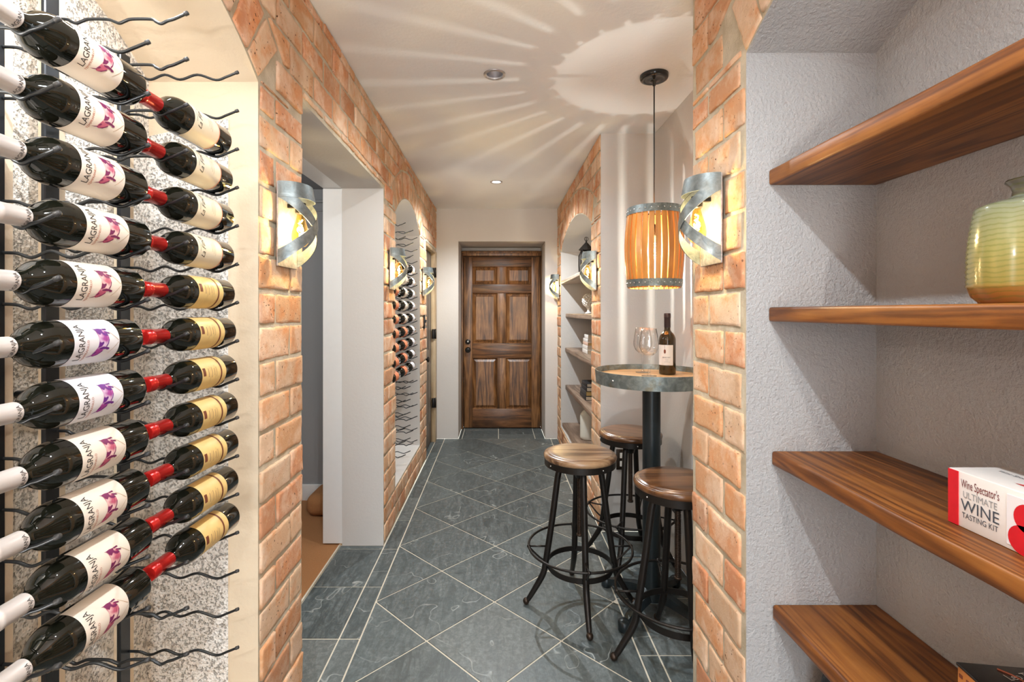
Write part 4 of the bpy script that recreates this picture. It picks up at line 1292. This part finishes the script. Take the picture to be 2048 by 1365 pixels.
# ------------------------------------------------------------------ bar stools
def stool_proto():
    root = thing('bar_stool', 'x', 'bar stool', group='screw-top bar stools at the pub table')
    w = MB(); w.lathe([(0, .725), (.120, .7255), (.146, .7248), (.153, .7225), (.156, .7195), (.160, .7195), (.167, .716), (.1708, .709), (.1708, .702), (.168, .694), (.165, .692), (0, .692)], 56); w.build('seat', M['seat'], root)
    w = MB(); w.lathe([(.164, .693), (.1665, .693), (.1665, .664), (.164, .664), (.150, .666), (0, .666)], 56, smooth=False)
    for q in range(4):
        a = q * PI / 2 + .5
        w.sphere((.1665 * math.cos(a), .1665 * math.sin(a), .679), .004, 5, 1)
    w.build('seat_band', [M['iron'], M['chrome']], root, autosmooth=40)
    w = MB(); w.lathe([(0, .666), (.085, .666), (.085, .656), (.060, .640), (.040, .632), (.026, .620), (.020, .600), (0, .600)], 32); w.build('hub', M['iron'], root)
    w = MB(); prof = [(0, .325), (.012, .325)]
    z = .335
    prof += [(.016, .326), (.016, .334), (.0105, .335)]
    while z < .61:
        prof += [(.0105, z), (.0132, z + .003), (.0105, z + .006)]; z += .007
    prof += [(.0105, .62), (0, .62)]
    w.lathe(prof, 14); w.build('screw', M['iron_brown'], root)
    leg_pts = [(.030, .655), (.066, .655), (.090, .643), (.102, .616), (.114, .53), (.131, .40), (.149, .28), (.163, .19), (.170, .155), (.186, .120), (.214, .072), (.240, .030), (.250, .018)]
    for q in range(4):
        a = q * PI / 2; c, s = math.cos(a), math.sin(a)
        p = catmull([(r * c, r * s, z) for r, z in leg_pts], 4)
        w = MB(); n = len(p)
        w.tube(p, [0.0148 - 0.005 * max(0, (i / n - .72)) / .28 for i in range(n)], 12)
        lg = w.build('leg', M['iron'], root)
        w = MB(); w.sphere((.254 * c, .254 * s, .0155), .0155, 10); w.build('foot_ball', M['iron_brown'], lg)
    w = MB(); w.tube([(.2415 * math.cos(2 * PI * i / 64), .2415 * math.sin(2 * PI * i / 64), .275) for i in range(64)], .0058, 8, closed=True); w.build('foot_ring', M['iron'], root)
    w = MB(); w.lathe([(.150, .178), (.154, .178), (.154, .203), (.150, .203), (.150, .178)], 64, smooth=False); w.build('lower_ring', M['iron'], root, autosmooth=30)
    for q in range(4):
        a = q * PI / 2; c, s = math.cos(a), math.sin(a)
        w = MB()
        w.tube([(.150 * c, .150 * s, .275), (.2415 * c, .2415 * s, .275)], .0045, 8)
        w.tube(catmull([(.158 * c, .158 * s, .205), (.185 * c, .185 * s, .218), (.215 * c, .215 * s, .245), (.2415 * c, .2415 * s, .272)], 4), .0045, 8)
        w.sphere((.2415 * c, .2415 * s, .275), .009, 8)
        w.build('bracket', M['iron'], root)
    return root
S1 = stool_proto()
st_ = [(0.385, 2.32, 0.0, 'bar stool with pale worn seat, standing nearest the hall centre'),
       (0.712, 1.945, 0.0, 'bar stool with glossy brown seat partly hidden behind the right brick pier'),
       (0.735, 2.73, math.radians(149), 'bar stool behind the table post by the alcove wall')]
stools = [S1, copy_tree(S1), copy_tree(S1)]
for o, (x, y, rz, lb) in zip(stools, st_):
    o.location = (x, y, 0); o.rotation_euler = (0, 0, rz); o['label'] = lb
for ch in S1.children:
    if ch.name.startswith('seat') and not ch.name.startswith('seat_band'):
        ch.data = ch.data.copy(); ch.data.materials[0] = M['seat_pale']

# ------------------------------------------------------------------ right shelves
def shelf(y0, y1, x0, x1, ztop, th, label, mat_, group, wav=0.006, seed=0):
    root = thing('wall_shelf', label, 'shelf', ((x0 + x1) / 2, (y0 + y1) / 2, ztop - th), group=group)
    n = 26; vs = []; fs = []
    prof = [(0, th * .0 + .006), (.005, 0.0), (.5, 0.0)]
    cx, cy = (x0 + x1) / 2, (y0 + y1) / 2
    for i in range(n + 1):
        y = y0 + (y1 - y0) * i / n
        wv = mnoise.noise(Vector((y * 3.1, seed, 0))) * wav + mnoise.noise(Vector((y * 11, seed, 4))) * wav * .3
        f = x0 + wv
        pts = [(x1, 0), (f + .005, 0), (f + .0015, .0015), (f, .005), (f, th - .006), (f + .002, th - .0015), (f + .007, th), (x1, th)]
        for (px, pz) in pts: vs.append((px - cx, y - cy, pz))
    m = 8
    for i in range(n):
        for k in range(m):
            fs.append([i * m + k, i * m + (k + 1) % m, (i + 1) * m + (k + 1) % m, (i + 1) * m + k])
    fs += [[k for k in range(m)], [n * m + k for k in range(m)][::-1]]
    w = MB(); w.add(vs, fs, True)
    w.build('board', mat_, root, autosmooth=50)
    return root
gs = 'stained shelves in the right front niche'
e = 0.003
shelf(RA.y0 + e, RA.y1 - e, .704, XB - e, 1.755, .040, 'thick stained pine shelf, topmost in the right front niche', M['shelf'], gs, seed=1)
shelf(RA.y0 + e, RA.y1 - e, .704, XB - e, 1.397, .037, 'thick stained pine shelf carrying the green ceramic jug', M['shelf'], gs, seed=2)
shelf(RA.y0 + e, RA.y1 - e, .712, XB - e, 1.022, .036, 'thick stained pine shelf carrying the white boxed wine kit', M['shelf'], gs, seed=3)
shelf(RA.y0 + e, RA.y1 - e, .714, XB - e, .622, .037, 'thick stained pine shelf carrying the black book, lowest in view', M['shelf'], gs, seed=4)
gs2 = 'grey brown shelves in the far right niche'
shelf(RB.y0 + e, RB.y1 - e, .645, XB - e, 1.705, .032, 'pale shelf in the far right niche carrying the black lantern', M['shelf_pale'], gs2, seed=5)
shelf(RB.y0 + e, RB.y1 - e, .690, XB - e, 1.366, .040, 'grey brown shelf in the far right niche carrying the white knobbly ornament', M['shelf_grey'], gs2, seed=6)
shelf(RB.y0 + e, RB.y1 - e, .690, XB - e, 1.016, .040, 'grey brown shelf in the far right niche carrying the pale book stack', M['shelf_grey'], gs2, seed=7)
shelf(RB.y0 + e, RB.y1 - e, .690, XB - e, .631, .040, 'grey brown shelf in the far right niche carrying the black book stack', M['shelf_grey'], gs2, seed=8)
shelf(RB.y0 + e, RB.y1 - e, .660, XB - e, .239, .038, 'dark board at the foot of the far right niche carrying the ivory jug', M['shelf_grey'], gs2, seed=9)

# green jug
jg = thing('ceramic_jug', 'large glossy green and amber ribbed ceramic jug on the right shelf', 'jug', (0.866, .790, 1.3975))
prof = [(0, 0), (.066, 0), (.068, .004), (.076, .012), (.081, .026)]
z = .030
while z < .152:
    rr = .0835 - .0085 * max(0, (z - .07) / .08) ** 1.6
    prof += [(rr, z), (rr - .0022, z + .0042)]; z += .0084
prof += [(.0735, .157), (.071, .161), (.058, .167), (.036, .172), (.028, .177), (.0265, .185), (.029, .193), (.0355, .200), (.0345, .203), (.029, .202), (.024, .190), (.022, .176), (0, .170)]
w = MB(); w.lathe(prof, 64); w.build('body', M['glaze'], jg)

# wine kit box
KX0, KX1, KY0, KY1, KZ0, KZ1 = 0.779, 0.882, 0.60, 0.848, 1.0225, 1.116
kb = thing('boxed_wine_kit', 'white boxed wine tasting kit with red spine band and lettering on the shelf', 'box', (KX0, KY1, KZ0))
w = MB(); w.box(((KX1 - KX0) / 2, -(KY1 - KY0) / 2, (KZ1 - KZ0) / 2), (KX1 - KX0, KY1 - KY0, KZ1 - KZ0), .0015, 2); w.build('carton', M['paper'], kb)
w = MB(); w.box((-.0006, -.0095, (KZ1 - KZ0) / 2), (.0014, .0185, KZ1 - KZ0 - .002), 0, 1); w.build('red_band', M['red_print'], kb)
def face_text(body, size, y_c, z_c, mat_, name, sx=1.0, thin=0.0):
    vs, fs = text_geo(body, size, thin, sx)
    w = MB(); w.add([(-.0008, y_c - u, z_c + v) for (u, v) in vs], fs, False); return w.build(name, mat_, kb)
cy_ = -.0550
face_text("Wine Spectator's", .0200, cy_, .0680, M['ink_maroon'], 'top_lettering', .45)
face_text('ULTIMATE', .0155, cy_, .0520, M['ink_grey'], 'silver_lettering', .80, 0.0)
face_text('WINE', .0265, cy_, .0305, M['ink_slate'], 'large_lettering', .94)
face_text('TASTING KIT', .0130, cy_, .0180, M['ink_slate'], 'lower_lettering', .78, 0.0)
w = MB(); w.box((-.0005, -.139, .046), (.0012, .082, .076), 0, 1); w.build('photo_panel', M['label_white'], kb)
for (yy, zz, rr) in ((-.130, .056, .022), (-.122, .022, .022)):
    w = MB(); w.add([(-.0014, yy + rr * math.cos(2 * PI * i / 28), zz + rr * math.sin(2 * PI * i / 28)) for i in range(28)], [list(range(28))], False)
    w.build('red_wine_print', M['red_print'], kb)
w = MB(); vs, fs = text_geo('Wine Spectator', .012, 0, .8)
w.add([(.062 + v, -.052 - u, KZ1 - KZ0 + .0006) for (u, v) in vs], fs, False); w.build('lid_lettering', M['ink_slate'], kb)
w = MB(); w.add([(.030, -.08, KZ1 - KZ0 + .0006), (.012, -.22, KZ1 - KZ0 + .0006), (.062, -.22, KZ1 - KZ0 + .0006), (.052, -.12, KZ1 - KZ0 + .0006)], [[0, 1, 2, 3]], False); w.build('lid_picture', M['red_print'], kb)

# black book bottom right
bk = thing('book', 'thick black covered book with orange tooled spine on the lowest right shelf', 'book', (0.845, .895, .6225), (0, 0, math.radians(-8)))
BH = .118
w = MB(); w.box((.055, -.11, BH - .003), (.118, .235, .006), .002, 2); w.box((.055, -.11, .003), (.118, .235, .006), .002, 2); w.build('cover', M['black_gloss'], bk)
w = MB(); w.box((.001, -.11, BH / 2), (.010, .228, BH - .010), .003, 2); w.build('spine', m_plain('orange_leather', (0.52, 0.20, 0.045), 0.45, 0, 0.15), bk)
w = MB()
for i in range(14): w.box((-.0045, -.006 - i * .016, BH - .018), (.002, .007, .006), 0, 1)
w.build('spine_tooling', M['ink_brown'], bk)
w = MB(); w.box((.058, -.11, BH / 2), (.105, .222, BH - .013), 0, 1); w.build('pages', M['page'], bk)
w = MB(); vs, fs = text_geo('Leo T', .020, 0, .9)
rt = math.radians(15)
w.add([(.050 + u * math.cos(rt) - v * math.sin(rt), -.034 + u * math.sin(rt) * 1 + v * math.cos(rt), BH + .0004) for (u, v) in [(a + .026, c) for a, c in vs]], fs, False); w.build('lettering', M['paper'], bk)
w = MB(); w.tube([(.055 + .012 * math.sin(i * .9) + .004 * i, -.004 - .013 * i, BH + .0002) for i in range(9)], .0016, 6); w.build('cover_streak', M['ink_red'], bk)

# black jar under lowest shelf
bj = thing('black_jar', 'black jar peeking out in the shade under the lowest right shelf', 'jar', (0.845, 1.19, .2505))
w = MB(); w.lathe([(0, 0), (.045, 0), (.056, .02), (.060, .09), (.058, .18), (.050, .225), (.036, .240), (.036, .250), (.042, .256), (.038, .257), (.032, .247), (0, .24)], 40); w.build('body', M['black_ceramic'], bj)

# ------------------------------------------------------------------ far right niche things
ln = thing('lantern', 'black metal lantern on the top shelf of the far right niche', 'lantern', (0.835, 4.66, 1.7055))
w = MB(); w.box((0, 0, .008), (.13, .13, .016), .004, 2); w.build('base', M['iron'], ln)
w = MB()
for sx in (-1, 1):
    for sy in (-1, 1):
        w.tube([(sx * .055, sy * .055, .014), (sx * .060, sy * .060, .12), (sx * .060, sy * .060, .215), (sx * .040, sy * .040, .265)], .006, 6)
w.build('frame', M['iron'], ln)
w = MB(); w.box((0, 0, .115), (.108, .108, .196), 0, 1); w.build('glass_panes', M['lantern_glass'], ln)
w = MB(); w.lathe([(.070, .262), (.072, .270), (.045, .300), (.018, .330), (.008, .340), (.008, .352), (0, .354)], 4, smooth=False); w.build('roof', M['iron'], ln)
w = MB(); w.tube([(0, 0, .345), (0, 0, .385)], [.004, .002], 6); w.tube([(.018 * math.cos(2 * PI * i / 20), 0, .372 + .018 * math.sin(2 * PI * i / 20)) for i in range(20)], .0025, 6, closed=True); w.build('ring_handle', M['iron'], ln)

ar = thing('knobbly_ornament', 'white knobbly ceramic ornament on a footed stem, far right niche', 'ornament', (0.838, 4.55, 1.3665))
w = MB(); w.lathe([(0, 0), (.036, 0), (.034, .010), (.016, .020), (.013, .040), (.024, .056), (0, .060)], 24); w.build('foot', M['ceramic_white'], ar)
w = MB(); w.sphere((0, 0, .122), .050, 12)
for i in range(90):
    z = 1 - 2 * (i + .5) / 90; a = i * 2.39996
    r = math.sqrt(1 - z * z)
    w.sphere((.053 * r * math.cos(a), .053 * r * math.sin(a), .122 + .058 * z), .0115, 5)
w.build('knobbly_head', M['ceramic_white'], ar)

def book(x, y, z, wx, ly, h, label, cover, pages, rz=0.0, group=None):
    """lying book: spine to the hall (-X), length along Y; (x, y) = near hall-side corner"""
    b_ = thing('book', label, 'book', (x, y, z), (0, 0, rz), group)
    t = .003
    w = MB(); w.box((wx / 2, ly / 2, t / 2), (wx, ly, t), .001, 1); w.box((wx / 2, ly / 2, h - t / 2), (wx, ly, t), .001, 1); w.box((.002, ly / 2, h / 2), (.006, ly, h - .002), .002, 2); w.build('cover', cover, b_)
    w = MB(); w.box((wx / 2 + .002, ly / 2, h / 2), (wx - .010, ly - .008, h - 2 * t), 0, 1); w.build('pages', pages, b_)
    return b_
cv_w = m_plain('white_book_cloth', (0.74, 0.72, 0.69), 0.6); cv_p = m_plain('pink_book_cloth', (0.70, 0.48, 0.38), 0.6)
cv_k = m_plain('black_book_cloth', (0.022, 0.022, 0.024), 0.5); cv_g = m_plain('charcoal_book_cloth', (0.05, 0.052, 0.056), 0.5)
z = 1.0165
for i, (h, wx, ly, cv, lb) in enumerate(((.036, .15, .25, cv_w, 'white book at the bottom of the pale stack in the far right niche'),
        (.036, .148, .245, cv_w, 'white book second from the bottom of the pale stack in the far right niche'),
        (.028, .145, .240, cv_p, 'pinkish book in the middle of the pale stack in the far right niche'),
        (.030, .140, .225, cv_w, 'white book second from the top of the pale stack in the far right niche'),
        (.036, .13, .18, cv_w, 'white book on top of the pale stack in the far right niche'))):
    book(.768 + i * .0015, 4.235 + (i % 2) * .006, z, wx, ly, h, lb, cv, M['page'] if i != 2 else M['page_gold'], 0.0, 'pale stacked books'); z += h + .0004
z = .6315
for i, (h, wx, ly, cv, lb) in enumerate(((.034, .16, .28, cv_k, 'black book at the bottom of the dark stack in the far right niche'),
        (.042, .155, .27, cv_g, 'thick charcoal book with gilt pages, second from bottom of dark stack'),
        (.034, .145, .25, cv_k, 'black book second from the top of the dark stack in the far right niche'),
        (.030, .14, .24, cv_k, 'black book on top of the dark stack in the far right niche'))):
    book(.737 + i * .004, 4.155 + (i % 2) * .010, z, wx, ly, h, lb, cv, M['page_gold'] if i == 1 else M['page'], 0.0, 'dark stacked books'); z += h + .0004
rg = thing('round_ornament', 'round dark-rimmed ornament standing behind the pale book stack', 'ornament', (.83, 4.70, 1.0165))
w = MB(); w.tube([(0, .058 * math.cos(2 * PI * i / 36), .066 + .058 * math.sin(2 * PI * i / 36)) for i in range(36)], .008, 8, closed=True)
w.tube([(.03, .058 * math.cos(2 * PI * i / 36), .066 + .058 * math.sin(2 * PI * i / 36)) for i in range(36)], .008, 8, closed=True); w.build('rim', M['iron_brown'], rg)
w = MB(); w.lathe([(0, -.010), (.054, -.010), (.054, .040), (0, .040)], 32, M=Matrix.Translation((0, 0, .066)) @ Matrix.Rotation(PI / 2, 4, 'Y'), smooth=False); w.build('drum', M['page'], rg)
ij = thing('ivory_jug', 'tall ivory ceramic bottle jug on the bottom board of the far right niche', 'jug', (.812, 4.42, .2395))
w = MB(); w.lathe([(0, 0), (.068, 0), (.075, .008), (.076, .03), (.076, .20), (.072, .222), (.055, .245), (.040, .258), (.038, .300), (.041, .304), (.038, .308), (.030, .306), (.028, .26), (0, .24)], 44); w.build('body', M['ceramic_ivory'], ij)

# ------------------------------------------------------------------ niche LED strip
ls = thing('led_strip', 'slim white light strip under the arch soffit of the front wine niche', 'light strip', (-0.735, 0.80, 2.105))
w = MB(); w.box((0, 0, .004), (.022, .60, .010), .002, 1); w.build('channel', M['white_paint'], ls)
w = MB(); w.box((0, 0, -.0022), (.014, .58, .0024), 0, 1); w.build('diffuser', M['led'], ls)
add_light('niche_strip_lamp', 'AREA', (-0.740, 0.80, 2.100), 5.0, (0.97, 0.985, 1.0), shape='RECTANGLE', size=0.03, size_y=0.58, rot=(0, math.radians(32), 0))
add_light('niche_side_lamp', 'POINT', (-0.87, LA.y0 + .06, 1.72), 4.5, (0.98, 0.99, 1.0), shadow_soft_size=0.012)
add_light('niche_side_lamp', 'POINT', (-0.87, LA.y0 + .06, 0.85), 2.2, (0.98, 0.99, 1.0), shadow_soft_size=0.012)
add_light('far_niche_lamp', 'POINT', (-0.86, LB.y0 + 0.10, 2.02), 3.0, (1.0, 0.97, 0.92), shadow_soft_size=0.03)
add_light('landing_fill_lamp', 'POINT', (-1.75, 2.0, 2.1), 26, (1.0, 0.98, 0.95), shadow_soft_size=0.08)  # added lamp with no seen source, lifts the dark stairwell

# ------------------------------------------------------------------ world, camera
wd = bpy.data.worlds.new('World'); scn.world = wd; wd.use_nodes = True
bg = wd.node_tree.nodes.get('Background') or wd.node_tree.nodes.new('ShaderNodeBackground')
bg.inputs[0].default_value = (0.84, 0.93, 1.0, 1); bg.inputs[1].default_value = 6.6

cam = bpy.data.cameras.new('Camera')
cam.sensor_width = 36.0; cam.sensor_fit = 'HORIZONTAL'
cam.lens = 980.0 / 2048 * 36.0
cam.shift_x = 27.0 / 2048; cam.shift_y = -58.5 / 2048
cam.clip_start = 0.02; cam.clip_end = 60
co = bpy.data.objects.new('Camera', cam); co.location = (0, 0, H); co.rotation_euler = (PI / 2, 0, 0)
COL.objects.link(co); scn.camera = co

vs_ = scn.view_settings
scn.display_settings.display_device = 'sRGB'
vs_.view_transform = 'Standard'; vs_.look = 'None'; vs_.gamma = 1.0; vs_.use_curve_mapping = False
vs_.exposure = 0.2
scn.cycles.max_bounces = 8; scn.cycles.diffuse_bounces = 5; scn.cycles.transparent_max_bounces = 12
scn.cycles.caustics_reflective = False; scn.cycles.caustics_refractive = False
scn.cycles.sample_clamp_indirect = 6.0
scn.cycles.use_denoising = True
